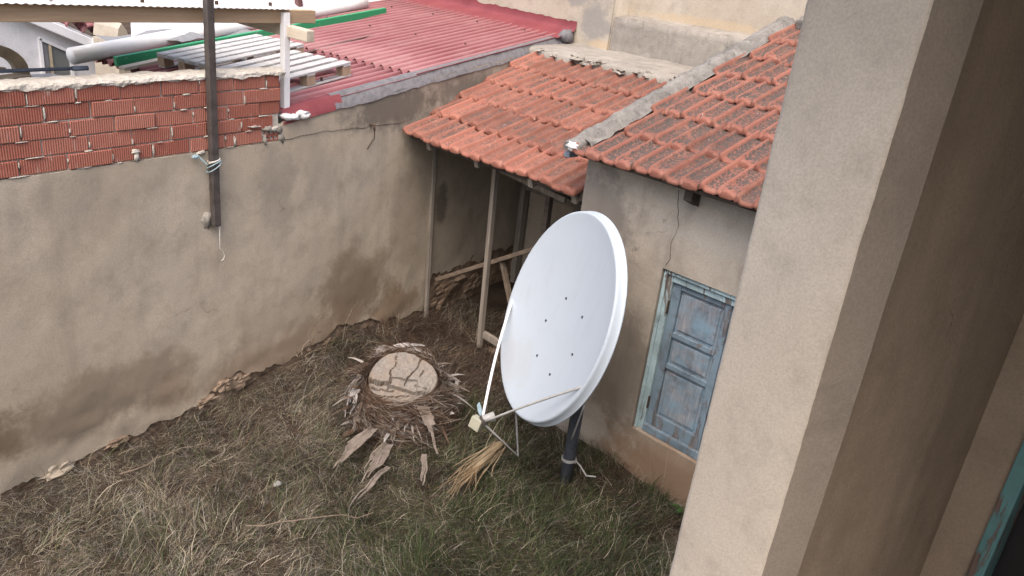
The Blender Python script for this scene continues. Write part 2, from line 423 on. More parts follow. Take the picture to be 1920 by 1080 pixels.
M['frame_blue'] = m_bluewood('peeling_pale_blue_paint', (0.42,0.56,0.60), (0.22,0.195,0.18), 0.59)
M['sash_blue'] = m_bluewood('weathered_blue_grey_wood', (0.21,0.29,0.36), (0.22,0.21,0.215), 0.56)
M['panel_blue'] = m_bluewood('worn_blue_panel', (0.22,0.35,0.46), (0.42,0.42,0.45), 0.50, (7,7,6), 0.55, 0.25, 0.3)
M['turq'] = m_bluewood('worn_turquoise_paint', (0.09,0.20,0.20), (0.16,0.11,0.09), 0.53, (30,30,4))

t = NT('dish_enamel')
c = t.mix(t.mr(t.noise(2.5, 6, 0.7), 0.5, 0.8, 0, 0.35), (0.42,0.475,0.53), (0.36,0.41,0.46))
c = t.mix(t.math('MULTIPLY', t.mr(t.noise(7, 5, 0.7, vec=t.map((1.5,1.5,0.16))), 0.5, 0.78), 0.22), c, (0.30,0.31,0.32))
c = t.mix(t.mr(t.noise(60, 4, 0.7), 0.6, 0.75, 0, 0.25), c, (0.28,0.28,0.27))
c = t.mix(t.math('MULTIPLY', t.spot((-2.6,4.3,0.98), (0.3,0.3,0.22), 0.5, 9), 0.22), c, (0.38,0.37,0.36))
M['dish'] = t.out(c, 0.42, None, 0.4)

t = NT('soil')
c = t.mix(t.mr(t.noise(3, 8, 0.75), 0.35, 0.7), (0.045,0.032,0.024), (0.10,0.074,0.054))
c = t.mix(t.mr(t.noise(40, 5, 0.7), 0.5, 0.7, 0, 0.6), c, (0.05,0.036,0.027))
M['soil'] = t.out(c, 0.95, t.bump(t.noise(30, 8, 0.75), 1.0, 0.03), 0.1)

def m_attr(name, rough=0.8, trans=0.0):
    t = NT(name)
    a = t.n('ShaderNodeAttribute', attribute_name='tint').outputs['Color']
    return t.out(a, rough, None, 0.15)
M['blade'] = m_attr('grass_blade')
t = NT('palm_cut_wood')
g = t.noise(60, 5, 0.75)
c = t.mix(t.mr(g, 0.35, 0.7), (0.185,0.165,0.145), (0.26,0.235,0.21))
c = t.mix(t.mr(t.noise(5, 5, 0.6), 0.45, 0.72, 0, 0.7), c, (0.24,0.18,0.13))
a = t.n('ShaderNodeAttribute', attribute_name='crack').outputs['Fac']
c = t.mix(a, c, (0.12,0.075,0.045))
M['cut'] = t.out(c, 0.9, t.bump(g, 0.6, 0.01), 0.1)
M['bark'] = m_wood('palm_bark_fibre', (0.075,0.045,0.03), (0.17,0.11,0.075), 2, 40, 1.0)
M['leafbase'] = m_wood('dry_leaf_base', (0.105,0.085,0.07), (0.20,0.168,0.142), 2, 22, 0.4, (0.16,0.12,0.09))
M['straw'] = m_wood('golden_straw', (0.15,0.105,0.062), (0.30,0.235,0.15), 1, 30, 0.3, (0.22,0.13,0.06))

# ------------------------------------------------------------------ ground
def ground_z(x, y):
    z = 0.02 + 0.05*fb(x*0.9, y*0.9, 0.3) + 0.02*fb(x*4, y*4, 1.7)
    z += 0.14*math.exp(-((x+4.75)/0.35)**2) * math.exp(-((y-4.5)/0.9)**2)
    z += 0.08*math.exp(-(((x+3.55)/0.55)**2 + ((y-4.2)/0.55)**2))
    return z
mb = MB()
mb.grid(lin(-4.95, 2.5, 110), lin(-3.0, 8.6, 160), lambda x, y: (x, y, ground_z(x, y)))
yard = mb.build('ground', M['soil'], None, True)
tag(yard, 'bare brown soil of the walled yard under the dry grass', kind='structure')
mb = MB()
mb.grid(lin(-400, 400, 9), lin(-400, 400, 9), lambda x, y: (x, y, -0.25))
tag(mb.build('terrain', M['soil'], None), 'flat earth beyond the yard walls', kind='structure')

# ------------------------------------------------------------------ boundary wall on the left
def wall_top(y):
    pts = [(-3,2.11),(4.05,2.11),(4.07,2.25),(4.74,2.315),(5.46,2.42),(6.14,2.53),(7.51,2.69),(8.5,2.80)]
    for (a, za), (b, zb) in zip(pts, pts[1:]):
        if y <= b: return za + (zb-za)*max(0, (y-a)/(b-a))
    return pts[-1][1]
bw = thing('boundary_wall', 'long tan plastered yard wall with damp stains, carrying the red brick parapet', 'wall', (WX-0.1, 3, 0))
ys = sorted(set([round(-3+0.026*i, 4) for i in range(440)] + [4.05, 4.07]))
def skin_bot(y):
    b = 0.07 + 0.06*fb(y*1.3, 3.1) + 0.05*fb(y*5, 8.2, 0, 6) + 0.02*nz(y*25, 2) + 0.12*math.exp(-((y-4.5)/0.9)**2)
    b += 0.22*math.exp(-((y-3.55)/0.22)**2)*(0.5+0.5*nz(y*9, 4)) + 0.10*math.exp(-((y-4.9)/0.5)**2)
    if y > 5.95: b += 0.36*min(1, (y-5.95)/0.1) + 0.05*fb(y*7, 2.2)
    return max(0.0, b)
NV = 40
def wall_pt(y, v):
    zb, zt = skin_bot(y), wall_top(y) + (0.012*fb(y*5, 1.1) if y > 4.07 else 0)
    z = zb + (zt-zb)*v
    x = WX + 0.012*fb(y*1.1, z*1.1, 2) + 0.0035*fb(y*4, z*4, 5)
    if z < 0.5: x += 0.012*fb(y*3, z*8, 9)
    if v < 1e-6: x -= 0.0
    return (x, y, z)
mb = MB()
vs = [((i/NV)) for i in range(NV+1)]
n0 = 0
mb.grid(ys, vs, wall_pt)
# broken lower edge returns into the wall; top returns across the wall's thickness
mb.grid(ys, [0, 1], lambda y, v: (wall_pt(y, 0)[0] - v*0.035, y, wall_pt(y, 0)[2] + v*0.01))
mb.grid(ys, [0, 1, 2], lambda y, v: (wall_pt(y, 1)[0] - v*0.11, y, wall_pt(y, 1)[2] - (0.09*v if y > 4.06 else -0.004*v) + 0.01*fb(y*4, v*3)))
mb.grid(ys, [0, 1], lambda y, v: (WX-0.23, y, (wall_top(y)-(0.17 if y > 4.06 else 0))*v))
mb.build('plaster_skin', M['wall'], bw, True)
mb = MB()
mb.grid(lin(-3, 8.5, 420), lin(-0.1, 0.75, 34), lambda y, z: (WX-0.020 + 0.014*fb(y*6, z*9, 3) + 0.010*nz(y*16, z*22), y, z))
mb.build('rubble_core', M['core'], bw, False)
# stones showing where the plaster has come off at the foot of the wall
for (y, z, ry, rz_, mm) in [(2.15,0.05,0.09,0.04,'wall'),(2.55,0.08,0.08,0.035,'core'),(3.28,0.10,0.10,0.04,'core'),(3.46,0.19,0.08,0.04,'core'),(3.62,0.16,0.10,0.05,'core'),(4.4,0.12,0.1,0.05,'core'),(4.62,0.16,0.09,0.04,'core'),(6.3,0.22,0.16,0.07,'core'),(6.55,0.30,0.12,0.06,'core'),(6.2,0.1,0.14,0.07,'core'),(6.8,0.15,0.15,0.08,'core'),(6.95,0.32,0.13,0.06,'core')]:
    MB().blob((WX-0.005, y, z), (0.03, ry, rz_), 1.2, y*3, 14, 9).build('stone', M[mm], bw)
# raised plaster patch lines and the horizontal crack left by the old wall head
def crack_line(pts, w, parent, mat, name='crack_edge'):
    mb = MB(); P = []
    for (y0, z0), (y1, z1) in zip(pts, pts[1:]):
        k = max(2, int(abs(y1-y0)/0.03)+2)
        for i in range(k):
            f = i/k; y = y0+(y1-y0)*f; z = z0+(z1-z0)*f + 0.012*fb(y*9, z0)
            P.append((WX+0.012*fb(y*1.1, z*1.1, 2)+0.004, y, z))
    mb.tube(P, [w*(0.6+0.5*abs(nz(i*0.6))) for i in range(len(P))], 5)
    return mb.build(name, mat, parent)
crack_line([(4.06,2.115),(4.5,2.135),(5.0,2.125),(5.5,2.12)], 0.0028, bw, M['wood_dark'])

# brick parapet: every brick a piece
bp = thing('brick_parapet', 'red hollow-brick parapet with rough mortar joints on top of the tan wall', 'brick wall', (WX-0.09, 3.0, 2.11))
BX = WX + 0.002
def brick_mesh(L, name):
    mb = MB(); mb.box(-0.075, 0.0, -L/2, L/2, -0.046, 0.046)
    me = bpy.data.meshes.new(name); me.from_pydata([tuple(v) for v in mb.v], [], mb.f); me.materials.append(M['brick']); return me
bmeshes = {}
def put_brick(y0, y1, zc):
    L = round(y1-y0, 2)
    if L not in bmeshes: bmeshes[L] = brick_mesh(L, 'brick')
    o = bpy.data.objects.new('brick', bmeshes[L]); col.objects.link(o); o.parent = bp
    loc = Vector((BX + random.uniform(-0.006, 0.006), (y0+y1)/2, zc + random.uniform(-0.002, 0.002))) - Vector(bp['o'])
    o.location = loc; o.rotation_euler = (random.uniform(-0.008, 0.008), random.uniform(-0.02, 0.02), random.uniform(-0.012, 0.012))
    b = o.modifiers.new('bevel', 'BEVEL'); b.width = 0.004; b.segments = 1
    return o
joints = []
for r in range(5):                     # r = 0 is the lowest course
    zc = 2.165 + r*0.1
    end = [3.885, 3.985, 4.055, 4.055, 4.055][r]
    ph = [0.085, 0.225, 0.055, 0.195, 0.0][r]
    edges = []
    y = 3.92 - ph
    while y > 0.6: edges.append(y); y -= 0.281
    edges = [end] + [e for e in edges if e < end-0.05]
    for e1, e0 in zip(edges, edges[1:]):
        if e1-e0 > 0.04:
            put_brick(e0+0.005, e1-0.005, zc); joints.append((e0, zc))
mb = MB(); mb.box(WX-0.14, WX-0.013, 0.6, 4.04, 2.10, 2.62); mb.build('mortar_bed', M['mortar'], bp)
mb = MB()                              # mortar squeezed out of the joints, uneven
for (y, z) in joints:
    if random.random() < 0.75:
        h = random.uniform(0.012, 0.04)
        mb.blob((BX+0.001, y+random.uniform(-.003,.003), z+random.uniform(-0.03,0.03)), (0.006, random.uniform(0.003,0.007), h), 0.6, y*5+z, 7, 5)
    if random.random() < 0.6:
        mb.blob((BX+0.0, y+random.uniform(-.10,.10), z-0.05), (0.006, random.uniform(0.02,0.06), random.uniform(0.002,0.006)), 0.6, y*3+z, 8, 5)
for (y, z, a, b_) in [(2.87,2.145,0.018,0.04),(2.87,2.175,0.03,0.012),(3.35,2.105,0.03,0.012),(3.63,2.15,0.008,0.035),(3.98,2.21,0.05,0.016),(3.8,2.245,0.05,0.006)]:
    mb.blob((BX+0.004, y, z), (0.010, a, b_), 1.1, y*7, 12, 8)
o = mb.build('mortar_blob', M['mortar'], bp, True); o['kind'] = 'stuff'
mb = MB()                              # rough mortar coping
def cop(y, k):
    f = k/12.0
    x = [0.004, 0.010, 0.012, 0.006, -0.004, -0.03, -0.06, -0.10, -0.14, -0.17, -0.18, -0.18, -0.18][k]
    z = [0.0, 0.004, 0.018, 0.032, 0.042, 0.05, 0.054, 0.054, 0.05, 0.045, 0.03, 0.0, -0.05][k]
    low = 0.014*fb(y*5, 1.0) + 0.03*max(0, nz(y*8, 3.0)) if k < 2 else 0
    return (BX + x + 0.012*fb(y*9, k*0.7) + 0.006*nz(y*40, k*2.0), y, 2.606 + z*0.8 - low + 0.010*fb(y*7, k*0.7, 4) + 0.005*nz(y*33, k*1.5))
mb.grid(lin(0.6, 4.09, 320), list(range(13)), cop)
mb.grid([4.06, 4.09], list(range(13)), lambda y, k: cop(4.09, k) if y > 4.07 else Vector(cop(4.09, k))*0.5 + Vector(cop(4.09, 12-k))*0.5)
mb.build('coping', M['mortar'], bp, False)
# broken hollow brick with its holes showing
mb = MB(); cy, cz = 3.965, 2.165
mb.box(WX-0.11, WX-0.02, 3.90, 4.05, 2.115, 2.215)
o = mb.build('hollow_brick', M['brick'], bp)
mb = MB()
for j in range(2):
    for i in range(3):
        yc = 3.925+i*0.042; zc = 2.14+j*0.045
        ring = [(WX-0.005, yc+0.021*math.cos(g), zc+0.02*math.sin(g)) for g in lin(0, 2*math.pi, 13)]
        mb.tube(ring, 0.0055, 5, False)
mb.build('hole_rim', M['brick'], o)
mb = MB()
for (y, z, a, b_) in [(3.93,2.215,0.05,0.02),(4.04,2.2,0.03,0.04),(3.90,2.13,0.02,0.04),(4.06,2.13,0.03,0.04)]: mb.blob((WX-0.004,y,z),(0.022,a,b_),0.7,y*9,9,6)
mb.build('mortar_lump', M['cement'], bp, True)

# ------------------------------------------------------------------ dark steel post on the wall, its ties and cord
sp = thing('steel_post', 'dark rusty square steel post fixed to the face of the yard wall', 'post', (WX+0.045, 3.425, 1.55))
MB().box(WX+0.010, WX+0.060, 3.400, 3.455, 1.555, 4.1).build('post_tube', M['steel'], sp, bevel=0.004)
mb = MB(); mb.box(WX-0.03, WX+0.02, 3.365, 3.40, 1.56, 1.66); mb.blob((WX-0.004,3.375,1.60),(0.014,0.035,0.06),1.0,2); mb.build('fixing_mortar', M['cement'], sp, True)
def loop(z0, dz, r, ph):
    return [(WX+0.037+ (0.036+r)*math.cos(g)*1.0, 3.427+(0.038+r)*math.sin(g), z0+dz*math.sin(g+ph)) for g in lin(0, 2*math.pi, 22)]
ts = thing('string_tie', 'blue and white string knotted round the dark steel post', 'string', (WX+0.05, 3.425, 2.04))
MB().tube(loop(2.05,0.012,0.004,0.5), 0.0035, 5, False).tube(loop(2.035,0.02,0.006,1.2), 0.003, 5, False).build('white_loop', M['string_white'], ts)
MB().tube(loop(2.02,0.03,0.01,0.9), 0.004, 5, False).tube(loop(2.0,0.035,0.012,0.4), 0.0035, 5, False).tube([(WX+0.05,3.36,2.03),(WX+0.03,3.31,2.09),(WX+0.02,3.27,2.085)],0.006,5).blob((WX+0.03,3.285,2.09),(0.012,0.03,0.016),0.6,3).build('blue_loop', M['string_blue'], ts)
mb = MB(); mb.tube([(WX+0.05,3.455,1.60),(WX+0.05,3.447,1.52),(WX+0.045,3.447,1.42),(WX+0.04,3.45,1.375),(WX+0.04,3.475,1.345),(WX+0.035,3.492,1.31),(WX+0.035,3.485,1.28),(WX+0.03,3.465,1.27)], 0.0035, 5)
tag(mb.build('cord', M['string_white'], None, True, origin=(WX+0.04,3.45,1.4)), 'thin white cord hanging from the lower end of the steel post', 'cord')
mb = MB(); mb.tube([(WX-0.01,5.03,2.14),(WX+0.05,5.03,2.14),(WX+0.055,5.03,2.10)],0.01,6)
mb.tube([(WX+0.05,5.03,2.13),(WX+0.03,5.06,2.06),(WX+0.02,5.07,2.02),(WX+0.02,5.02,1.97),(WX+0.018,4.99,1.93)],0.0045,5)
tag(mb.build('wall_hook', M['rust'], None, True, origin=(WX,5.03,2.1)), 'small rusty hook with a twist of wire high on the yard wall', 'hook')

# ------------------------------------------------------------------ canopy over the parapet
cn = thing('canopy', 'timber-framed canopy with corrugated white plastic sheet above the brick parapet', 'canopy', (-4.9, 3.0, 2.97))
MB().box(-4.95,-4.875, 0.3, 4.47, 2.965, 3.06).build('beam', M['wood_pine'], cn, bevel=0.004)
MB().beam((-6.9,4.19,2.995),(-4.62,4.19,2.905), 0.075, 0.085).build('rafter', M['wood_pale'], cn, bevel=0.006)
MB().beam((-6.9,1.4,3.02),(-4.95,1.4,3.01), 0.07, 0.08).build('rafter', M['wood_pale'], cn, bevel=0.005)
mb = MB(); mb.grid(lin(0.3,4.2,500), lin(-4.83,-7.2,4), lambda y,x:(x,y,3.070+0.003*math.sin(y*2*math.pi/0.05)+(-x-4.83)*0.035))
o = mb.build('plastic_sheet', M['plastic_sheet'], cn, True); so = o.modifiers.new('s','SOLIDIFY'); so.thickness = 0.003
for y in (2.5,3.07,3.62,4.08): MB().tube([(-4.93,y,3.08),(-4.93,y,3.105)],0.012,8).build('screw', M['rust'], cn)
wp = thing('white_post', 'slim white metal post with foamed base propping the timber canopy beam', 'post', (-4.86,4.17,2.29))
MB().box(-4.885,-4.835,4.13,4.185,2.30,3.045).build('post_tube', M['white_paint'], wp, bevel=0.003)
mb = MB()
for i in range(9): mb.blob((-4.86+random.uniform(-.06,.07),4.17+random.uniform(-.09,.12),2.285+random.uniform(-.01,.025)),(0.055,0.055,0.025),0.6,i*2.2)
mb.build('foamed_base', M['foam'], wp, True)

# ------------------------------------------------------------------ red corrugated roof
rr = thing('corrugated_roof', 'red painted corrugated sheet roof behind the yard wall', 'roof', (-6.3,6.2,2.3))
def rz(y): return 2.315 + 0.127*(y-4.15)
PITCH = 0.115
def sheet(x0, x1, y0, y1, lift):
    mb = MB(); n = int((x1-x0)/PITCH*12)
    mb.grid(lin(x0,x1,n), lin(y0,y1,5), lambda x,y:(x,y,rz(y)+lift+0.026*math.sin(x*2*math.pi/PITCH)+0.004*nz(x*2,y*2)))
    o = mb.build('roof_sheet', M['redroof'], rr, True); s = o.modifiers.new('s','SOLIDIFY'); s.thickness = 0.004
    return o
xs = [-7.85,-6.85,-5.85,-4.85]
for i in range(3):
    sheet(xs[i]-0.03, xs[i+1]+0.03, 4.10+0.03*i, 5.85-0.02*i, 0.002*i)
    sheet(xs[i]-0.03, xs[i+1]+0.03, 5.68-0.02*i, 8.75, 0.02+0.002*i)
mb = MB()                              # red flashing turned up the cream wall
def fl(a, k):
    b = [7.02,7.12,7.22,7.30,7.325,7.325][k] - 0.02*fb(a*3,k)*(k==0)
    p = ab(a,b,0); z = [0.03,0.045,0.06,0.075,0.11,0.17+0.03*fb(a*4,2)+0.012*nz(a*19)][k]
    return (p.x,p.y,rz(p.y)+z+0.008*fb(a*3,k*0.7))
mb.grid(lin(-9.2,-6.10,70), list(range(6)), fl); mb.build('flashing', M['redflash'], rr, True)
mb = MB()                              # grey sealant along the wall head
def sl(y,k):
    x = WX - [0.14,0.09,0.04,-0.002][k]; w = 0.5+0.5*fb(y*2.5,3)
    z = max(rz(y)-0.005, wall_top(y)) + [0.03,0.042,0.034,-0.05-0.045*w][k]
    return (x+ (0.012 if k==3 else 0.01*fb(y*6,k)), y, z+0.006*fb(y*8,k))
mb.grid(lin(4.62,8.2,110), [0,1,2,3], sl); mb.blob((WX-0.02,8.18,2.84),(0.10,0.12,0.08),0.5,3.3); mb.build('sealant_strip', M['sealant'], rr, True)
mb = MB(); mb.grid(lin(4.08,4.7,24),[0,1,2],lambda y,k:(WX-[0.12,0.03,-0.008][k],y,max(rz(y),wall_top(y)-0.02)+[0.03,0.03,-0.075][k]+0.005*fb(y*6,k))); mb.build('edge_strip', M['redflash'], rr, True)

for x in (-7.33,-6.64,-5.95,-5.26):
    for y in (4.9,6.9,8.0):
        zc = rz(y)+0.05; MB().tube([(x,y,zc-0.02),(x,y,zc+0.008)],0.012,6).build('screw', M['rust'], rr)
# white half-round pipe, green board, brown strip, pallets lying on the roof
def onroof(x,y,h=0.0): return Vector((x,y,rz(y)+h))
wpipe = MB(); P0, P1 = onroof(-7.28,3.82,0.09), onroof(-7.56,7.75,0.10)
wpipe.tube([P0 + (P1-P0)*f for f in lin(0,1,12)], 0.075, 16)
tag(wpipe.build('plastic_pipe', M['pvc'], None, True, origin=tuple(P0)), 'long white plastic pipe lying beside the green board on the red roof', 'pipe')
gb = MB(); gb.beam(onroof(-6.98,4.05,0.055), onroof(-7.12,7.66,0.06), 0.05, 0.085); 
tag(gb.build('green_board', M['green'], None, bevel=0.004, origin=tuple(onroof(-6.98,4.05,0.03))), 'long green painted board lying on the red corrugated roof', 'board')
gb = MB(); gb.beam(onroof(-6.80,4.0,0.03), onroof(-6.88,5.3,0.05), 0.09, 0.03)
tag(gb.build('pale_board', M['wood_pale'], None, bevel=0.003, origin=tuple(onroof(-6.8,4.0,0.02))), 'short bare timber plank beside the green board', 'plank')
gb = MB(); gb.beam(onroof(-6.14,5.35,0.03), onroof(-6.32,6.63,0.03), 0.05, 0.02)
tag(gb.build('metal_strip', M['redstrip'], None, bevel=0.002, origin=tuple(onroof(-6.14,5.35,0.02))), 'flat dark brown metal strip lying on the red roof', 'strip')
def pallet(label, c, rotz, tilt, W=0.62, L=0.95):
    c = Vector(c); p = thing('pallet', label, 'pallet', c, 'weathered pallets on the red roof')
    Rm = Matrix.Rotation(rotz,3,'Z') @ Matrix.Rotation(tilt,3,'X')
    ax = [Rm @ Vector(v) for v in ((1,0,0),(0,1,0),(0,0,1))]
    def bx(name, x,y,z,hx,hy,hz,m): MB().obox(c + ax[0]*x+ax[1]*y+ax[2]*z, ax, (hx,hy,hz)).build(name, m, p, bevel=0.003)
    for i in range(5): bx('deck_board', -W/2+0.05+i*(W-0.1)/4, 0, 0.115, 0.048, L/2, 0.009, M['pallet'])
    for y in (-L/2+0.05, 0, L/2-0.05):
        bx('cross_board', 0, y, 0.097, W/2, 0.045, 0.008, M['pallet'])
        for x in (-W/2+0.05, 0, W/2-0.05): bx('block', x, y, 0.05, 0.045, 0.05, 0.039, M['pallet_block'])
    for x in (-W/2+0.05, 0, W/2-0.05): bx('base_board', x, 0, 0.004, 0.045, L/2, 0.007, M['pallet'])
tl = math.atan(0.127)
pallet('nearer weathered pallet beside the white post on the red roof', onroof(-5.55,4.72,0.02), R(4), tl, 0.70, 1.0)
pallet('farther weathered pallet against the green board on the red roof', onroof(-6.38,4.86,0.02), R(3), tl, 0.66, 1.15)

# ------------------------------------------------------------------ beyond the roof: silver membrane roof, felt, white house, old pieces
sm = thing('membrane_roof', 'silver-white membrane covered roof beyond the red corrugated roof', 'roof', (-9.2,6.6,2.3))
def mem(y,x):
    k = (-7.86-x)
    z = 2.36 + 0.10*(y-4.7) + 0.20*(1-math.exp(-max(0,k)*7)) + 0.03*k + 0.03*fb(x*1.2,y*1.2,4)
    return (x,y,z)
mb = MB(); mb.grid(lin(0,1,50), lin(-7.86,-13.0,40), lambda f,x: mem(4.75+0.62*(-7.86-x)+f*6,x)); mb.build('membrane', M['silver'], sm, True)
mb = MB(); 
for i in range(2):
    y0 = 5.0-0.003*i
mb.grid([0,1],lin(-7.86,-13.0,30),lambda u,x:(x,4.75+0.62*(-7.86-x)+0.004,(0.6 if u==0 else mem(4.75+0.62*(-7.86-x),x)[2])))
mb.build('end_wall', M['cement'], sm, False)
ft = MB(); ft.grid(lin(4.45,5.75,20), lin(-7.35,-7.95,10), lambda y,x:(x+0.25*(y-5),y,rz(y)+0.05+0.035*fb(x*4,y*3,2)+0.02*math.sin(y*9)))
tag(ft.build('roofing_felt', M['felt'], None, True, origin=(-7.6,5,2.4)), 'loose grey roofing felt lying along the edge of the red roof', 'roofing felt')
ft = MB(); ft.grid(lin(4.75,5.05,8), lin(-7.1,-7.5,8), lambda y,x:(x,y+0.3*(x+7.3),rz(y)+0.10+0.06*(-x-7.1)+0.05*(y-4.75)+0.02*fb(x*6,y*6,2)))
tag(ft.build('roofing_felt', M['felt'], None, False, origin=(-7.3,4.9,2.45)), 'folded grey felt flap standing up beside the white pipe', 'roofing felt')
S = 1.163
def wh(y, z): return (y*S, 3.6-(3.6-z)*S)
HXP = -8.6*S
wh_t = thing('white_house', 'small white rendered house with sloping trim and a slanted window beyond the parapet', 'house', (HXP-1, 4.5, -0.25))
prof = [(-1.0,3.15),(3.0,2.98),(4.08,2.50),(4.84,2.20),(4.84,-0.2),(-1.0,-0.2)]
pts = [wh(y,z) for y,z in prof]
mb = MB(); n = len(pts)
for x in (HXP, HXP-2.5):
    for (y,z) in pts: mb.v.append(Vector((x,y,z)))
mb.f.append(tuple(range(n))); mb.f.append(tuple(range(n,2*n))[::-1])
for i in range(n): mb.f.append((i,(i+1)%n,n+(i+1)%n,n+i))
mb.build('wall', M['white_render'], wh_t)
def hp(y,z,dx=0): a,b_ = wh(y,z); return Vector((HXP+dx,a,b_))
MB().beam(hp(2.9,3.05,0.05), hp(4.84,2.215,0.05), 0.16, 0.11).build('roof_trim', M['white_paint'], wh_t, bevel=0.01)
MB().beam(hp(4.70,2.30,0.12), hp(4.95,2.17,0.12), 0.10, 0.10).build('gutter', M['white_paint'], wh_t, bevel=0.01)
MB().beam(hp(2.9,3.12,-1.0), hp(4.9,2.25,-1.0), 2.0, 0.05).build('roof_slab', M['white_render'], wh_t)
w4 = [(4.20,1.85),(4.50,1.85),(4.50,2.185),(4.20,2.325)]
mb = MB(); mb.quad(*[hp(y,z,0.006) for y,z in w4]); pane = None
wf = MB()
for (p,q) in zip(w4, w4[1:]+w4[:1]): wf.beam(hp(*p,0.012), hp(*q,0.012), 0.035, 0.045, (1,0,0))
wfo = wf.build('window', M['white_paint'], wh_t)
t = NT('dusty_glass'); M['glass'] = t.out((0.16,0.17,0.17), 0.15, None, 0.5)
mb.build('pane', M['glass'], wfo)
MB().quad(hp(4.215,1.85,0.010),hp(4.275,1.85,0.010),hp(4.265,2.28,0.010),hp(4.215,2.31,0.010)).build('curtain', M['felt'], wfo)
MB().box(HXP+0.0,HXP+0.03,*sorted((wh(4.285,2)[0],wh(4.305,2)[0])),wh(0,1.85)[1],wh(0,2.27)[1]).build('mullion', M['oldarch'], wfo)
# red ridge tiles behind the white trim
rt0 = thing('tiled_ridge', 'row of red rounded ridge tiles behind the small white house', 'roof', (-10.3,5.6,2.0))
def half_tile(p, q, r, par, mat, name='ridge_tile'):
    p = Vector(p); q = Vector(q); d = (q-p).normalized(); sd = d.cross(EZ).normalized(); up = sd.cross(d)
    mb = MB(); mb.grid(lin(0,math.pi,9),[0,1],lambda g,k:(p+(q-p)*k+sd*(r*math.cos(g))+up*(r*0.8*math.sin(g))))
    o = mb.build(name, mat, par, True); s = o.modifiers.new('s','SOLIDIFY'); s.thickness = 0.016
for i in range(4):
    y0 = 5.32+0.19*i; z0 = 2.13-0.075*i
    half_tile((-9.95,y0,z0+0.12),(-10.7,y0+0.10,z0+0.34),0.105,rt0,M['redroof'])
MB().box(-10.9,-10.05,5.25,6.0,1.2,1.98).build('gable_wall', M['white_render'], rt0)
MB().box(-9.94,-9.90,5.66,5.72,1.4,2.3).build('trim_post', M['white_paint'], rt0)
# rounded parapet end next to the silver membrane
mb = MB(); pr = [(5.15,1.4),(5.17,2.2),(5.22,2.36),(5.30,2.42),(5.40,2.34),(5.52,2.12),(5.58,1.4)]
for x in (-9.0,-9.5):
    for y,z in pr: mb.v.append(Vector((x,5.36+(y-5.35)*0.55,z)))
mb.f.append(tuple(range(7))[::-1]); mb.f.append(tuple(range(7,14)))
for i in range(6): mb.f.append((i,i+1,8+i,7+i))
tag(mb.build('parapet_end', M['cream'], None, origin=(-9.2,5.2,1.4)), 'rounded beige parapet stub at the end of the silver membrane', 'parapet')
# old arched board and scraps in front of the white house
mb = MB(); R0,R1 = 0.20,0.30
gs = lin(0,math.pi,14); cy0 = 3.02
ring = [(cy0+R1*math.cos(g), 2.30+R1*math.sin(g)*0.75) for g in gs]; inn = [(cy0+R0*math.cos(g), 2.30+R0*math.sin(g)*0.7) for g in gs]
ring = [(cy0+R1+0.03,1.95)]+ring+[(cy0-R1-0.03,1.95)]; inn = [(cy0+R0+0.02,1.95)]+inn+[(cy0-R0-0.02,1.95)]
k = len(ring)
for x in (-7.0,-7.09):
    for y,z in ring: mb.v.append(Vector((x,y,z)))
    for y,z in inn: mb.v.append(Vector((x,y,z)))
for i in range(k-1):
    mb.f += [(i,i+1,k+i+1,k+i),(2*k+i,3*k+i,3*k+i+1,2*k+i+1),(i,2*k+i,2*k+i+1,i+1),(k+i,k+i+1,3*k+i+1,3*k+i)]
tag(mb.build('arched_frame', M['oldarch'], None, bevel=0.006, origin=(-7,3,1.95)), 'old beige arched wooden frame standing before the white house', 'frame')
mb = MB(); mb.beam((-6.6,2.6,2.28),(-6.9,3.22,2.27),0.14,0.06); mb.beam((-6.7,2.5,2.36),(-7.0,3.1,2.33),0.10,0.03)
tag(mb.build('timber_offcut', M['oldarch'], None, bevel=0.004, origin=(-6.7,2.9,1.9)), 'pile of beige timber offcuts below the arched frame', 'timber')
ls = thing('lean_to_shelf', 'low dark shelf slab behind the parapet holding timber scraps', 'shelf', (-6.6,2.6,0))
MB().box(-7.4,-5.9,0.6,3.7,2.12,2.20).build('slab', M['felt'], ls); 
for y in (0.8,3.5): MB().box(-7.3,-7.2,y,y+0.1,-0.25,2.12).build('leg', M['wood_dark'], ls)
for y in (0.8,3.5): MB().box(-6.1,-6.0,y,y+0.1,-0.25,2.12).build('leg', M['wood_dark'], ls)
mb = MB(); mb.tube([(-5.15,0.7,2.655),(-5.15,2.75,2.65)],0.011,10)
mb.tube([(-5.15,2.70,2.65),(-5.15,2.80,2.648)],0.015,10)
tag(mb.build('dark_pipe', M['blackpipe'], None, True, origin=(-5.15,1.5,2.64)), 'thin dark blue-grey pipe lying behind the parapet coping', 'pipe')
st = MB(); st.beam((-8.05,7.15,2.5),(-8.1,7.12,2.95),0.07,0.07,(0,1,0))
tag(st.build('chimney_stub', M['redstrip'], None, bevel=0.004, origin=(-8.05,7.15,2.5)), 'short dark brown stub post at the far edge of the red roof', 'post')

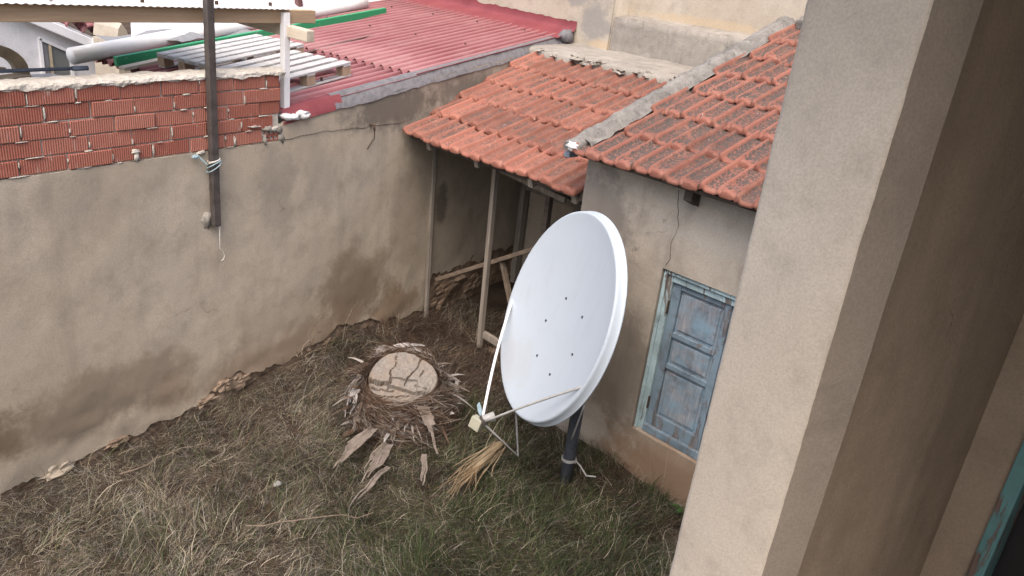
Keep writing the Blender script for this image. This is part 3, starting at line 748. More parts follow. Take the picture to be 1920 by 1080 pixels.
# ------------------------------------------------------------------ cream building behind
cb = thing('cream_building', 'tall cream plastered building behind the tiled roofs, grey patches on it', 'building', tuple(ab(-5,8,-0.25)))
def dwall(a0,a1,z0,z1,b,amp=0.008,nu=60,nv=40):
    mb = MB(); mb.grid(lin(a0,a1,nu),lin(z0,z1,nv),lambda a,z:ab(a,b+amp*fb(a*1.5,z*1.5,b),z)); return mb
mb = dwall(-13,-5.62,-0.2,6,7.33); mb.grid([-5.62],[0],lambda a,z:ab(a,7.33,z)); mb.box(-13,-5.622,7.36,8.2,-0.2,6,ab); mb.build('wall', M['cream'], cb, True)
mb = dwall(-5.62,1.5,2.9,6,7.62); mb.box(-5.62,1.5,7.64,8.2,-0.2,6.0,ab); mb.build('wall', M['cream'], cb, True)
mb = MB(); mb.grid(lin(-5.62,-3.0,50),lin(0,1,14),lambda a,v:ab(a,7.36+0.010*fb(a*2,v*2)+ (0.02 if v>0.95 else 0),2.6+0.53*v+0.008*fb(a*3,v)))
mb.grid(lin(-5.62,-3.0,50),[0,1,2,3],lambda a,k:ab(a,7.38+0.085*k,3.13+0.012*k+0.008*fb(a*3,1)+0.006*fb(a*7,k)))
mb.build('plinth', M['cement'], cb, True)
mb = MB(); 
def ledge(a,k):
    b = [6.50,6.47,6.55,6.8,7.1,7.37][k] + (0.05*fb(a*3,1)+0.03*nz(a*11,2) if k<2 else 0)
    z = [2.62,2.715,2.745,2.755,2.765,2.78][k] + 0.012*fb(a*4,k)
    return ab(a,b,z)
mb.grid(lin(-6.3,-3.5,80),list(range(6)),ledge); mb.build('mortar_ledge', M['cement'], cb, True)
mb = MB()
for i in range(9):
    a = -5.8+i*0.2+random.uniform(-.09,.09)
    mb.blob(ab(a,6.49+random.uniform(-.05,.05),2.715+random.uniform(-.01,.02)),(random.uniform(.05,.12),random.uniform(.04,.07),random.uniform(.015,.03)),1.2,a*7,14,9)
o = mb.build('mortar_lump', M['cement'], cb, False); o['kind'] = 'stuff'

# ------------------------------------------------------------------ clay tiles (one shape shared by all)
TW, TEXP, TLEN = 0.262, 0.415, 0.475
def tile_mesh(name, mat, seed):
    us = [i/26 for i in range(27)]; vsv = [0,0.010,0.022,0.035,0.05,0.062,0.075,0.088,0.10,0.115,0.14,0.18,0.28,0.475]
    def H(u, v):
        h = 0.0
        def bump(c, w, hh): 
            d = abs(u-c)/w
            return hh*(0.5+0.5*math.cos(math.pi*min(1,d)))
        h += bump(0.065,0.105,0.044) + bump(0.52,0.085,0.034)*min(1, 0.35+v/0.05)
        h += bump(0.915,0.03,0.020) + bump(0.97,0.03,0.016)
        # pans close with a rounded end above the nose
        for (c0, wd, ve) in ((0.745,0.145,0.10),):
            du = (u-c0)/wd
            if abs(du) < 1:
                lim = ve*(0.35+0.65*(abs(du)**2.2)) if ve > 0.05 else ve*0.6
                rise = 1/(1+math.exp((v-lim-0.015)/0.008))
                h += 0.030*rise*(1-abs(du)**4*0.5)
        return h
    V = []; F = []; A = []
    nu = len(us); nv = len(vsv)
    for v in vsv:
        for u in us:
            hh = H(u, v); nose = -0.012*max(0, 1-v/0.02)
            V.append((u*TW*0.975, v, hh + nose + 0.0015*nz(u*5+seed, v*12, seed))); A.append(max(0.0, 1-hh/0.024)*min(1, max(0, (v-0.02)/0.03)))
    for j in range(nv-1):
        for i in range(nu-1):
            a = j*nu+i; F.append((a,a+1,a+nu+1,a+nu))
    n0 = len(V)                                   # front edge and sides
    for i, u in enumerate(us): V.append((u*TW*0.975, 0.003, -0.026 + 0.4*H(u,0.2))); A.append(0)
    for i in range(nu-1): F.append((n0+i,n0+i+1,i+1,i))
    n1 = len(V)
    for v in vsv: V.append((0.0, v, -0.02)); A.append(0)
    for j in range(nv-1): F.append((n1+j, j*nu, (j+1)*nu, n1+j+1))
    n2 = len(V)
    for v in vsv: V.append((TW*0.975, v, -0.02)); A.append(0)
    for j in range(nv-1): F.append((n2+j, n2+j+1, (j+1)*nu+nu-1, j*nu+nu-1))
    me = bpy.data.meshes.new(name); me.from_pydata(V, [], F); me.materials.append(mat)
    at = me.attributes.new('pan', 'FLOAT', 'POINT'); at.data.foreach_set('value', A)
    me.polygons.foreach_set('use_smooth', [True]*len(me.polygons)); me.update()
    return me
SLOPE = math.atan(0.33)
DS = E2*math.cos(SLOPE) + EZ*math.sin(SLOPE)      # up the slope
NS = E2*(-math.sin(SLOPE)) + EZ*math.cos(SLOPE)
def lay_tile(me, parent, a, s, b0, z0):
    pos = ab(a, b0, z0) + DS*s + NS*(0.035+random.uniform(-.006,.008))
    tilt = -0.055 + random.uniform(-0.008,0.008)
    d = (DS*math.cos(tilt) + NS*math.sin(tilt)).normalized(); n_ = E1.cross(d)
    rm = Matrix((E1, d, n_)).transposed() @ Matrix.Rotation(random.gauss(0,.018),3,'Z') @ Matrix.Rotation(random.gauss(0,.014),3,'Y')
    M4 = rm.to_4x4(); M4.translation = pos - NS*0.008 - Vector(parent['o'])
    o = bpy.data.objects.new('roof_tile', me); col.objects.link(o); o.parent = parent; o.matrix_local = M4
    return o
tA = [tile_mesh('shed_roof_tile', M['tile_a'], k) for k in range(2)]
tB = [tile_mesh('house_roof_tile', M['tile_b'], k+5) for k in range(2)]

# ------------------------------------------------------------------ open shed between wall and house
SB, SZ = 4.52, 2.02
shed = thing('open_shed', 'dark open timber shed with a clay tile roof in the yard corner', 'shed', tuple(ab(-4.6,5.6,0)))
roofS = MB(); roofS.obox(ab(-4.6,SB+0.06,SZ)+DS*1.03-NS*0.01, (E1,DS,NS), (1.25,1.0,0.012)); roof_o = roofS.build('roof', M['wood_dark'], shed)
def wall_a(b):                          # where the boundary wall cuts the house frame
    return (WX - ST*b)/CT
for r in range(5):
    s = r*TEXP; b = SB + s*math.cos(SLOPE)
    a = wall_a(b) + 0.02 + (0.0 if r % 2 == 0 else 0.11)
    if r % 2: lay_tile(tA[0], roof_o, a-TW+0.03, s, SB, SZ)
    while a < -3.56 and not (r == 5 and a > -4.2):
        lay_tile(tA[random.randrange(2)], roof_o, a, s + random.gauss(0,.012), SB, SZ); a += TW
MB().beam(ab(-5.6,SB+0.10,SZ-0.02),ab(-3.52,SB+0.10,SZ-0.02),0.03,0.06).build('eave_batten', M['wood_dark'], shed)
for a in (-5.35,-4.72,-4.08,-3.62): MB().beam(ab(a,SB+0.07,SZ-0.055),ab(a,6.55,SZ-0.055+0.33*(6.55-SB-0.07)),0.05,0.07).build('rafter', M['wood_grey'], shed)
PB = 5.02
MB().beam(ab(-4.86,PB,-0.05), ab(-4.90,PB,2.10), 0.045, 0.05, tuple(E2)).build('post', M['wood_grey'], shed, bevel=0.004)
MB().beam(ab(-5.69,PB,-0.1), ab(-5.76,PB,2.10), 0.035, 0.04, tuple(E2)).build('post', M['wood_grey'], shed, bevel=0.004)
MB().beam(ab(-4.22,PB,0.4), ab(-4.22,PB,2.10), 0.05, 0.055, tuple(E2)).build('post', M['wood_dark'], shed, bevel=0.004)
MB().beam(ab(-5.75,PB+0.02,2.06), ab(-3.52,PB+0.02,2.06), 0.05, 0.07).build('top_plate', M['wood_dark'], shed)
MB().beam(ab(-5.62,PB+0.05,0.47), ab(-3.75,PB+0.05,1.60), 0.04, 0.055, tuple(E2)).build('diagonal_brace', M['wood_brace'], shed, bevel=0.004)
MB().beam(ab(-4.78,PB+0.09,0.98), ab(-4.50,PB+0.09,0.38), 0.03, 0.055, tuple(E2)).build('short_brace', M['wood_brace'], shed, bevel=0.003)
MB().beam(ab(-4.86,PB+0.03,0.17), ab(-3.9,PB+0.03,0.13), 0.04, 0.07).build('bottom_rail', M['wood_grey'], shed, bevel=0.004)
MB().beam(ab(-4.78,PB-0.05,1.86), ab(-4.0,PB-0.05,1.80), 0.03, 0.05).build('cross_rail', M['wood_grey'], shed, bevel=0.003)
mb = MB(); mb.grid(lin(-6.3,-3.4,40),lin(-0.1,2.60,40),lambda a,z:ab(a,6.66+0.012*fb(a*2,z*2),z)); mb.build('back_wall', M['wall'], shed, True)
for (a0,a1,z0,z1) in [(-5.95,-4.4,1.42,1.50),(-5.95,-4.4,1.18,1.25),(-5.95,-5.88,0.0,1.5),(-5.15,-5.07,0.0,1.5),(-4.45,-4.38,0.0,1.5)]: MB().box(a0,a1,6.54,6.62,z0,z1,ab).build('door_frame', M['wood_grey'], shed, bevel=0.004)
MB().box(-5.87,-5.16,6.60,6.64,1.26,1.41,ab).build('transom', M['black'], shed); MB().box(-5.06,-4.46,6.60,6.64,0.0,1.41,ab).build('door_leaf', M['wood_dark'], shed)
mb = MB()
for i in range(5):
    for j in range(2): mb.blob(ab(-4.7+i*0.2+0.1*j,PB+0.10,0.02+0.07*j),(0.11,0.07,0.05),0.6,i+j*3.1,9,6)
o = mb.build('rubble_sill', M['core'], shed); 

# ------------------------------------------------------------------ old house with the blue window
HB, HA = 4.55, -3.50
house = thing('old_house', 'low grey plastered house with clay tile roof and blue window', 'house', tuple(ab(-2,5.5,0)))
wa0, wa1, wz0, wz1 = -2.715, -1.62, 0.42, 1.73
us = sorted(set([round(v,3) for v in lin(HA,1.2,95)] + [wa0,wa1])); zs = sorted(set([round(v,3) for v in lin(-0.1,2.42,52)] + [wz0,wz1]))
def hw(a,z):
    k = 1.0
    if wa0-0.03 < a < wa1+0.03 and wz0-0.03 < z < wz1+0.03: k = 0.3
    return ab(a, HB + k*(0.014*fb(a*1.2,z*1.2,7)+0.006*fb(a*6,z*6,3)), z)
inw = lambda a,z: wa0 < a < wa1 and wz0 < z < wz1
mb = MB(); mb.grid(us, zs, hw, inw)
# window reveals
for (p,q) in [((wa0,wz0),(wa0,wz1)),((wa1,wz0),(wa1,wz1)),((wa0,wz1),(wa1,wz1)),((wa0,wz0),(wa1,wz0))]:
    mb.grid(lin(0,1,8),[0,1],lambda f,k:(Vector(hw(p[0]+(q[0]-p[0])*f,p[1]+(q[1]-p[1])*f)) + E2*0.16*k))
# side wall towards the shed
mb.grid(lin(0,2.6,30),lin(0,1,20),lambda d,v:ab(HA+0.008*fb(d*2,v*3),HB+d,-0.1+v*(2.40+0.33*d)))
mb.build('wall', M['house'], house, True)
MB().box(wa0-0.05,wa1+0.05,HB+0.165,HB+0.2,wz0-0.05,wz1+0.05,ab).build('inner_dark', M['black'], house)
# long crack running up from the window corner
mb = MB(); P = []
for z in lin(1.72,2.30,26): P.append(ab(-2.70-0.02+0.05*math.sin((z-1.7)*5)+0.03*fb(z*7,2), HB-0.001+0.014*fb(-2.7*1.2,z*1.2,7)+0.006*fb(-2.7*6,z*6,3), z))
mb.tube(P,[0.0035*(0.6+0.6*abs(nz(i*0.7))) for i in range(26)],4); mb.build('crack', M['wood_dark'], house)
mb = MB()
def sillp(a,k): return ab(a, HB+[0.014,0.008,0.004,0.010,0.05][k]+0.006*fb(a*8,k), wz0+[-0.075,-0.06,-0.02,0.0,0.012][k]+0.006*fb(a*7,k+2))
mb.grid(lin(wa0-0.06,wa1+0.06,40),list(range(5)),sillp); mb.build('sill', M['house'], house, True)
# window joinery
win = thing('window_tmp', 'x', 'x', tuple(ab(wa0,HB+0.08,wz0)))
win.name = 'window'; del win['label']; del win['category']
win.parent = house; win.location = Vector(win['o']) - Vector(house['o'])
fbk = HB+0.035
def wbox(name,a0,a1,z0,z1,b0,b1,mt,bev=0.004): return MB().box(a0,a1,b0,b1,z0,z1,ab).build(name,M[mt],win,bevel=bev)
wbox('frame',wa0+0.004,wa0+0.075,wz0+0.01,wz1-0.004,fbk,fbk+0.09,'frame_blue')
wbox('frame',wa1-0.075,wa1-0.004,wz0+0.01,wz1-0.004,fbk,fbk+0.09,'frame_blue')
wbox('frame',wa0+0.077,wa1-0.077,wz1-0.085,wz1-0.004,fbk,fbk+0.09,'frame_blue')
wbox('frame',wa0+0.077,wa1-0.077,wz0+0.01,wz0+0.07,fbk-0.01,fbk+0.09,'sash_blue')
wbox('frame_lip',wa0+0.008,wa0+0.035,wz0+0.01,wz1-0.006,fbk-0.018,fbk-0.001,'frame_blue',0.003)
wbox('frame_lip',wa0+0.037,wa1-0.037,wz1-0.034,wz1-0.006,fbk-0.018,fbk-0.001,'frame_blue',0.003)
mid = (wa0+wa1)/2
for (l0,l1) in ((wa0+0.079,mid-0.002),(mid+0.002,wa1-0.079)):
    f0, f1 = fbk+0.02, fbk+0.06
    zl, zt = wz0+0.072, wz1-0.087
    wbox('stile',l0,l0+0.065,zl,zt,f0,f1,'sash_blue'); wbox('stile',l1-0.055,l1,zl,zt,f0,f1,'sash_blue')
    rails = [(zl,zl+0.095),(0.985,1.025),(1.235,1.275),(zt-0.045,zt)]
    for (r0,r1) in rails: wbox('rail',l0+0.067,l1-0.057,r0,r1,f0+0.002,f1,'sash_blue')
    for (ra,rb) in zip(rails, rails[1:]):
        z0_, z1_ = ra[1], rb[0]
        wbox('panel',l0+0.068,l1-0.058,z0_+0.002,z1_-0.002,f0+0.022,f1-0.005,'panel_blue',0.001)
        p0,p1 = l0+0.066+0.025, l1-0.056-0.025
        wbox('raised_panel',p0,p1,z0_+0.025,z1_-0.025,f0+0.012,f0+0.0215,'panel_blue',0.008)
wbox('hinge',wa0+0.073,wa0+0.083,0.62,0.72,fbk-0.006,fbk+0.01,'rust',0.002); wbox('hinge',wa0+0.073,wa0+0.083,1.4,1.5,fbk-0.006,fbk+0.01,'rust',0.002)
# tiles
HEB, HEZ = 4.34, 2.375
deck = MB(); deck.obox(ab(-1.1,HEB+0.05,HEZ)+DS*1.55-NS*0.012,(E1,DS,NS),(2.36,1.55,0.012)); deck_o = deck.build('roof', M['wood_dark'], house)
for r in range(7):
    s = r*TEXP*1.015; a = HA + (0.075 if r % 2 else 0.0) + random.uniform(-.01,.01) + (0.0 if r==0 else 0.06)
    while a < 0.9: lay_tile(tB[random.randrange(2)], deck_o, a, s+random.gauss(0,.012), HEB, HEZ); a += TW
mb = MB(); mb.obox(ab(-1.2,HEB,HEZ)+DS*3.02+NS*0.04,(E1,DS,NS),(2.2,0.09,0.05)); mb.build('head_mortar', M['verge'], house, bevel=0.02)
for i in range(4): lay_tile(tB[0], deck_o, -3.05+i*TW, 3.12, HEB, HEZ+0.06)
mb = MB()                               # rounded mortar verge up the left edge
def vg(s,k):
    g = math.pi*k/8
    w = 0.066 + 0.012*fb(s*3,1); hh = 0.07+0.02*fb(s*4,4)
    p = ab(HA-0.03,HEB+0.02,HEZ) + DS*s + E1*(-w*math.cos(g) + 0.012*fb(s*5,k*0.4)) + NS*(0.01+hh*math.sin(g)**0.7 + 0.014*fb(s*9,k*0.8) + 0.006*nz(s*35,k*2.0))
    return p
mb.grid(lin(0,3.0,110),list(range(9)),vg); mb.grid([0,1],list(range(9)),lambda s,k:Vector(vg(0,k))*(1-s)+Vector(vg(0,8-k)*0.5+vg(0,k)*0.5)*s)
mb.build('verge', M['verge'], house, True)
mb = MB(); mb.grid(lin(0.1,3.0,80),[0,1,2],lambda s,k:ab(HA+0.02+0.035*k+0.015*fb(s*6,k)+0.01*nz(s*25,k),HEB+0.02,HEZ)+DS*s+NS*([0.075,0.05,0.03][k]+0.014*fb(s*8,k)+0.008*nz(s*30,k*3)))
mb.build('verge_fillet', M['verge'], house, True)
MB().blob(ab(HA-0.01,HEB+0.005,HEZ+0.045),(0.05,0.03,0.03),0.7,4.4,9,6).build('white_chunk', M['foam'], house)
MB().box(HA-0.085,HA-0.035,HEB+0.02,HEB+0.12,HEZ-0.045,HEZ-0.005,ab).build('batten_end', M['blackpipe'], house)
for a in (-2.57,-1.5,-0.5):             # rafter tails under the eave
    mb = MB(); n0 = len(mb.v)
    for da in (-0.03,0.03):
        for (b,z) in ((HEB+0.10,HEZ-0.005),(HEB+0.10,HEZ-0.10),(HB+0.03,HEZ-0.16),(HB+0.03,HEZ+0.04)): mb.v.append(ab(a+da,b,z))
    mb.f += [(0,1,2,3),(7,6,5,4),(0,4,5,1),(1,5,6,2),(2,6,7,3),(3,7,4,0)]
    mb.build('rafter_tail', M['wood_dark'], house)

# ------------------------------------------------------------------ veranda the picture is taken from: pier, inner wall, door
ver = thing('veranda', 'pale plastered pier and dark inner wall of the veranda at the right edge', 'veranda', tuple(vd(0.6,-0.6,0)))
TH = 0.281; RC = 0.10                   # thickness of the pier, splayed reveal
def edge(z, k): return 0.0022*fb(z*4,k)+0.0016*fb(z*22,k+2)+0.006*max(0, nz(z*9,k+4)-0.45)
mb = MB(); zsv = lin(-0.2,4.6,240)
def pier(z, k):
    # section of the pier walked round from the outer back corner to the inner wall
    sec = [(-TH,2.9),(-TH,0.5),(-TH,0.012),(-TH+0.004,0.003),(-TH+0.014,0.0),(-TH*0.5,0.0),(-0.036,0.0),(-0.031,0.002),(-0.028,0.006),(0.008,RC),(-0.004,RC+0.008),(-0.004,0.45),(-0.004,0.92)]
    e,d = sec[k]
    je = edge(z, 1.0 if k < 5 else 7.0) if 2 <= k <= 8 else 0
    return vd(e + je + (0.004*fb(z*2,d*3) if k>8 else 0), d + (0.003*fb(z*2,e*8) if 2<=k<=8 else 0), z)
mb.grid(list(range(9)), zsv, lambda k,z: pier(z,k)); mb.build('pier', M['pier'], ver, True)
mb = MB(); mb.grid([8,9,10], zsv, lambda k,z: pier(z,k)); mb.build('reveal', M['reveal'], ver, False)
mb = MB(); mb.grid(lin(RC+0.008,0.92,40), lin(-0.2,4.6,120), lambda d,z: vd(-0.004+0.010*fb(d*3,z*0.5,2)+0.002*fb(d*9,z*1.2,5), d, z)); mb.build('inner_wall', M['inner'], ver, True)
D1 = 0.90; DA = 0.118
mb = MB(); mb.grid(lin(-0.02,DA+0.004,12), lin(1.9,4.6,40), lambda e,z: vd(e, D1+0.006*fb(e*5,z*2), z)); mb.box(0.832,0.858,D1,D1+0.12,1.9,4.29,vd); mb.box(DA-0.02,0.84,D1+0.004,D1+0.12,4.0,4.29,vd); mb.build('back_wall', M['inner'], ver, True)
dr = thing('door_tmp','x','x',tuple(vd(0.75,D1,1.95))); dr.name='door'; del dr['label']; del dr['category']; dr.parent = ver; dr.location = Vector(dr['o'])-Vector(ver['o'])
MB().box(DA,DA+0.042,D1-0.02,D1+0.08,1.95,4.0,vd).build('door_frame', M['turq'], dr, bevel=0.004)
MB().box(0.792,0.832,D1-0.02,D1+0.08,1.95,4.0,vd).build('door_frame', M['turq'], dr, bevel=0.004)
MB().box(DA+0.044,0.790,D1+0.05,D1+0.07,1.95,3.99,vd).build('door_leaf', M['black'], dr)  # black panel painting in the darkness behind the turquoise frame
MB().box(-TH+0.02,3.2,-1.0,-0.004,4.45,4.6,vd).build('shade_slab', M['pier'], ver)  # unseen slab added overhead to dim the pier and the recess
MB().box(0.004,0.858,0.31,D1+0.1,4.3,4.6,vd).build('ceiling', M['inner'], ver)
MB().box(-TH+0.003,3.2,0.004,0.30,4.3,5.4,vd).build('lintel_wall', M['pier'], ver)
MB().box(-TH,3.2,-3.2,D1+0.1,1.80,1.95,vd).build('floor_slab', M['inner'], ver)
MB().box(0.86,3.2,0.008,D1+0.1,1.95,4.29,vd).build('shade_side_wall', M['pier'], ver)  # unseen wall, its distance set to control how dark the recess gets
MB().box(-TH,3.2,-3.35,-3.202,-0.2,2.9,vd).build('rear_parapet', M['inner'], ver)

# ------------------------------------------------------------------ satellite dish
DC = Vector((-2.305,4.230,1.443)); dn = Vector((-0.5576,-0.7771,0.2918)).normalized(); dh = Vector((0.8125,-0.583,0)).normalized(); dv = dn.cross(dh).normalized()
def dp(u,v,n): return DC + dh*u + dv*v + dn*n
dish = thing('satellite_dish', 'large white satellite dish on a dark mast beside the old house', 'satellite dish', (-2.13,4.48,0.0))
RX, RY = 0.686, 0.726
prof = [(1.010,-0.068),(1.022,-0.070),(1.026,-0.064),(1.020,-0.058),(1.010,-0.054),(1.006,-0.018),(1.0,-0.006),(0.99,0.0),(0.975,-0.002)] + [(r,-0.004-0.075*(1-(r/0.975)**2)) for r in (0.93,0.85,0.75,0.62,0.48,0.33,0.18,0.06)]
mb = MB(); NS_ = 96
for (r,n_) in prof:
    for k in range(NS_): g = 2*math.pi*k/NS_; mb.v.append(dp(r*RX*math.cos(g), r*RY*math.sin(g), n_))
for j in range(len(prof)-1):
    for k in range(NS_): a = j*NS_+k; b = j*NS_+(k+1)%NS_; mb.f.append((a,b,b+NS_,a+NS_))
mb.f.append(tuple((len(prof)-1)*NS_+k for k in range(NS_)))
o = mb.build('reflector', M['dish'], dish, True); s = o.modifiers.new('s','SOLIDIFY'); s.thickness = 0.006; s.offset = -1
for (u,v) in [(-.05,.125),(-.168,-.105),(.238,.120),(-.066,-.332),(.326,-.112),(.189,-.339)]:
    q = dp(u,v,-0.079+0.075*((u/0.66)**2+(v/0.70)**2)); MB().tube([q, q+dn*0.006], 0.009, 8).build('bolt', M['mast'], dish)
LN = dp(0.10,-0.81,0.22)
def arm(p, q, sag, rr_):
    p = Vector(p); q = Vector(q)
    return MB().tube([p+(q-p)*f + dn*sag*math.sin(math.pi*f) for f in lin(0,1,10)], rr_, 8)
arm(dp(-0.672,-0.14,-0.03), LN+dv*0.02-dh*0.03, 0.02, 0.010).build('feed_arm', M['white_paint'], dish, True)
arm(dp(0.672,-0.14,-0.03), LN+dh*0.02, 0.02, 0.008).build('feed_arm', M['cable'], dish, True)
MB().tube([dp(-0.02,-0.74,-0.05), dp(0.30,-0.92,-0.02), LN+dv*-0.015], 0.008, 8).build('feed_arm', M['mast_arm'], dish, True)
ln = MB(); ln.obox(LN - dv*0.045 - dh*0.03 + dn*0.02, ((dn*0.6-dh*0.8).normalized(), (dh*0.6+dn*0.8).normalized(), dv), (0.042,0.03,0.042)); lo = ln.build('receiver', M['lnb'], dish, bevel=0.006)
MB().tube([LN-dh*0.01, LN-dn*0.07-dh*0.01+dv*0.04],[0.026,0.034],12).build('feed_horn', M['cable'], lo, True)
MB().ribbon([LN-dh*0.06+dv*0.01, LN-dh*0.11+dv*0.02, LN-dh*0.16+dv*0.035],[0.03,0.05,0.035],tuple(dn),0.002).build('plastic_scrap', M['string_blue'], lo)
MB().obox(LN, (dh,dn,dv), (0.035,0.018,0.014)).build('clamp', M['steel'], dish, bevel=0.003)
gz = ground_z(-2.13,4.48)
MB().tube([(-2.13,4.48,gz-0.1),(-2.13,4.48,0.4),(-2.125,4.475,0.9),(-2.12,4.47,1.7)], 0.045, 16).build('mast', M['mast'], dish, True)
MB().obox(dp(0,0,-0.17),(dh,dn,dv),(0.14,0.03,0.24)).build('bracket', M['mast'], dish, bevel=0.005)
MB().obox((Vector((-2.12,4.47,1.4))+dp(0,0,-0.19))/2,(dh,dn,dv),(0.07,0.06,0.10)).build('mast_clamp', M['mast'], dish, bevel=0.005)
P = [Vector((-2.13+0.053*math.cos(g),4.48+0.053*math.sin(g),0.24+0.012*g/6)) for g in lin(0,4*math.pi,30)] + [Vector((-2.02,4.46,0.25)),Vector((-1.95,4.43,0.22)),Vector((-1.88,4.44,0.24))]
MB().tube(P,0.006,6).build('wire_wrap', M['cable'], dish, True)
MB().tube([Vector((-2.05,4.41,0.78)),Vector((-2.06,4.38,0.66)),Vector((-2.08,4.38,0.54)),Vector((-2.10,4.40,0.47))],0.007,6).build('loose_cable', M['cable'], dish, True)

# ------------------------------------------------------------------ palm stump
SX, SY = -3.54, 4.20
stump = thing('palm_stump', 'cut palm stump with cracked pale top wrapped in brown fibre', 'stump', (SX,SY,0.05))
TC = Vector((SX+0.02,SY-0.02,0.50)); tn = Vector((0.30,-0.30,1)).normalized(); tx = Vector((0.8,0.57,0)); tx = (tx-tn*tx.dot(tn)).normalized(); ty = tn.cross(tx)
RA, RBm = 0.262, 0.25
def srad(g): return 1+0.05*math.sin(2*g+0.6)+0.04*math.sin(3*g+2)
cracks = [[(-0.08,0.24),(-0.07,0.10),(-0.10,0.05),(-0.085,-0.06)],[(0.13,0.25),(0.11,0.12),(0.05,0.02),(0.02,-0.07)],[(-0.26,-0.07),(-0.17,-0.085),(-0.085,-0.06)],[(-0.24,-0.11),(-0.12,-0.13),(-0.05,-0.11)],[(-0.18,-0.19),(-0.02,-0.175),(0.12,-0.13),(0.2,-0.11)],[(0.13,0.02),(0.16,0.08)],[(0.1,-0.06),(0.2,-0.09)]]
def segd(p,a,b):
    ax,ay = a; bx_,by = b; dx,dy = bx_-ax,by-ay; t_ = max(0,min(1,((p[0]-ax)*dx+(p[1]-ay)*dy)/(dx*dx+dy*dy))); return math.hypot(p[0]-ax-t_*dx,p[1]-ay-t_*dy)
mb = MB(); A = []; NR, NA = 34, 110
for j in range(NR+1):
    r = j/NR
    for k in range(NA):
        g = 2*math.pi*k/NA; q = r*srad(g)
        x, y = RA*q*math.cos(g), RBm*q*math.sin(g)
        d = min(segd((x+0.012*fb(x*14,y*14),y+0.012*fb(y*14,x*14,3)),a,b) for c_ in cracks for a,b in zip(c_,c_[1:]))
        ck = max(0,1-d/0.0052)
        h = 0.012*fb(x*7,y*7,2)+0.006*fb(x*25,y*25,1) - 0.035*ck
        if y < -0.10-0.15*x: h -= 0.035 + 0.10*(-0.10-0.15*x-y)
        if -0.10 < x < 0.12 and -0.14 < y < -0.02: h -= 0.022
        if r > 0.96: h -= 0.02*(r-0.96)/0.04
        mb.v.append(TC + tx*x + ty*y + tn*h); A.append(min(1,ck*1.3 + (0.5 if r>0.97 else 0) + (0.35*max(0,fb(x*9,y*9)) if y < -0.1 else 0)))
for j in range(NR):
    for k in range(NA): a = j*NA+k; b = j*NA+(k+1)%NA; mb.f.append((a,a+NA,b+NA,b))
o = mb.build('cut_face', M['cut'], stump, False); at = o.data.attributes.new('crack','FLOAT','POINT'); at.data.foreach_set('value',A)
mb = MB()
def trunk(g,k):
    f = k/8; q = srad(g)*(1.03+0.28*math.sin(f*2.2)) + 0.06*fb(math.cos(g)*4,math.sin(g)*4,f*3)
    top = TC + tx*RA*q*math.cos(g) + ty*RBm*q*math.sin(g) - tn*0.004
    p = top*(1-f) + Vector((top.x,top.y,0.0))*f
    return p + Vector((0,0,0.02*fb(g*3,f*4)))
mb.grid(lin(0,2*math.pi,64),list(range(9)),trunk); mb.build('trunk', M['bark'], stump, False)
mb = MB()                               # fibre mat: thin ribbons winding round the trunk
for i in range(3200):
    g = random.uniform(0,2*math.pi); f = random.random()**1.2; q = srad(g)*(1.04+0.36*math.sin(f*2.2))+random.uniform(0,0.22)*(0.3+f)
    L = random.uniform(0.15,0.6); dz = random.uniform(-0.12,0.12); P = []; out_ = random.uniform(-0.01,0.05) if random.random()<0.8 else random.uniform(0.05,0.2)
    for s_ in (0,0.35,0.7,1.0):
        gg = g + L*s_; b0_ = TC + tx*RA*q*math.cos(gg) + ty*RBm*q*math.sin(gg)
        p = Vector((b0_.x,b0_.y,max(0.04,b0_.z*(1-f) + dz*s_*0.7 + 0.025)))
        p += (p-Vector((SX,SY,p.z))).normalized()*out_*s_; P.append(p)
    w = random.uniform(0.003,0.007)
    n0 = len(mb.v)
    for jj,p in enumerate(P):
        o_ = (p-Vector((SX,SY,p.z))).normalized()
        sd = Vector((random.uniform(-.3,.3),random.uniform(-.3,.3),1)).normalized()
        ww = w*(1 if jj<3 else 0.3); mb.v += [p+sd*ww/2, p-sd*ww/2]
    for jj in range(3): mb.f.append((n0+2*jj,n0+2*jj+1,n0+2*jj+3,n0+2*jj+2))
def tint_attr(o, cols):
    at = o.data.color_attributes.new('tint','FLOAT_COLOR','POINT'); at.data.foreach_set('color', np.asarray(cols,dtype=np.float32).ravel())
pal = [(0.10,0.062,0.042),(0.16,0.105,0.075),(0.24,0.185,0.145),(0.30,0.26,0.225),(0.075,0.045,0.032)]
o = mb.build('fibre', M['blade'], stump); o['kind'] = 'stuff'
cc = np.array([pal[int(k)] for k in rng.integers(0,5,3200)])*0.85; cc = np.repeat(cc,8,0); tint_attr(o, np.c_[cc,np.ones(len(cc))])
mb = MB(); cols_ = []                    # shaggy upright collar of torn leaf sheaths
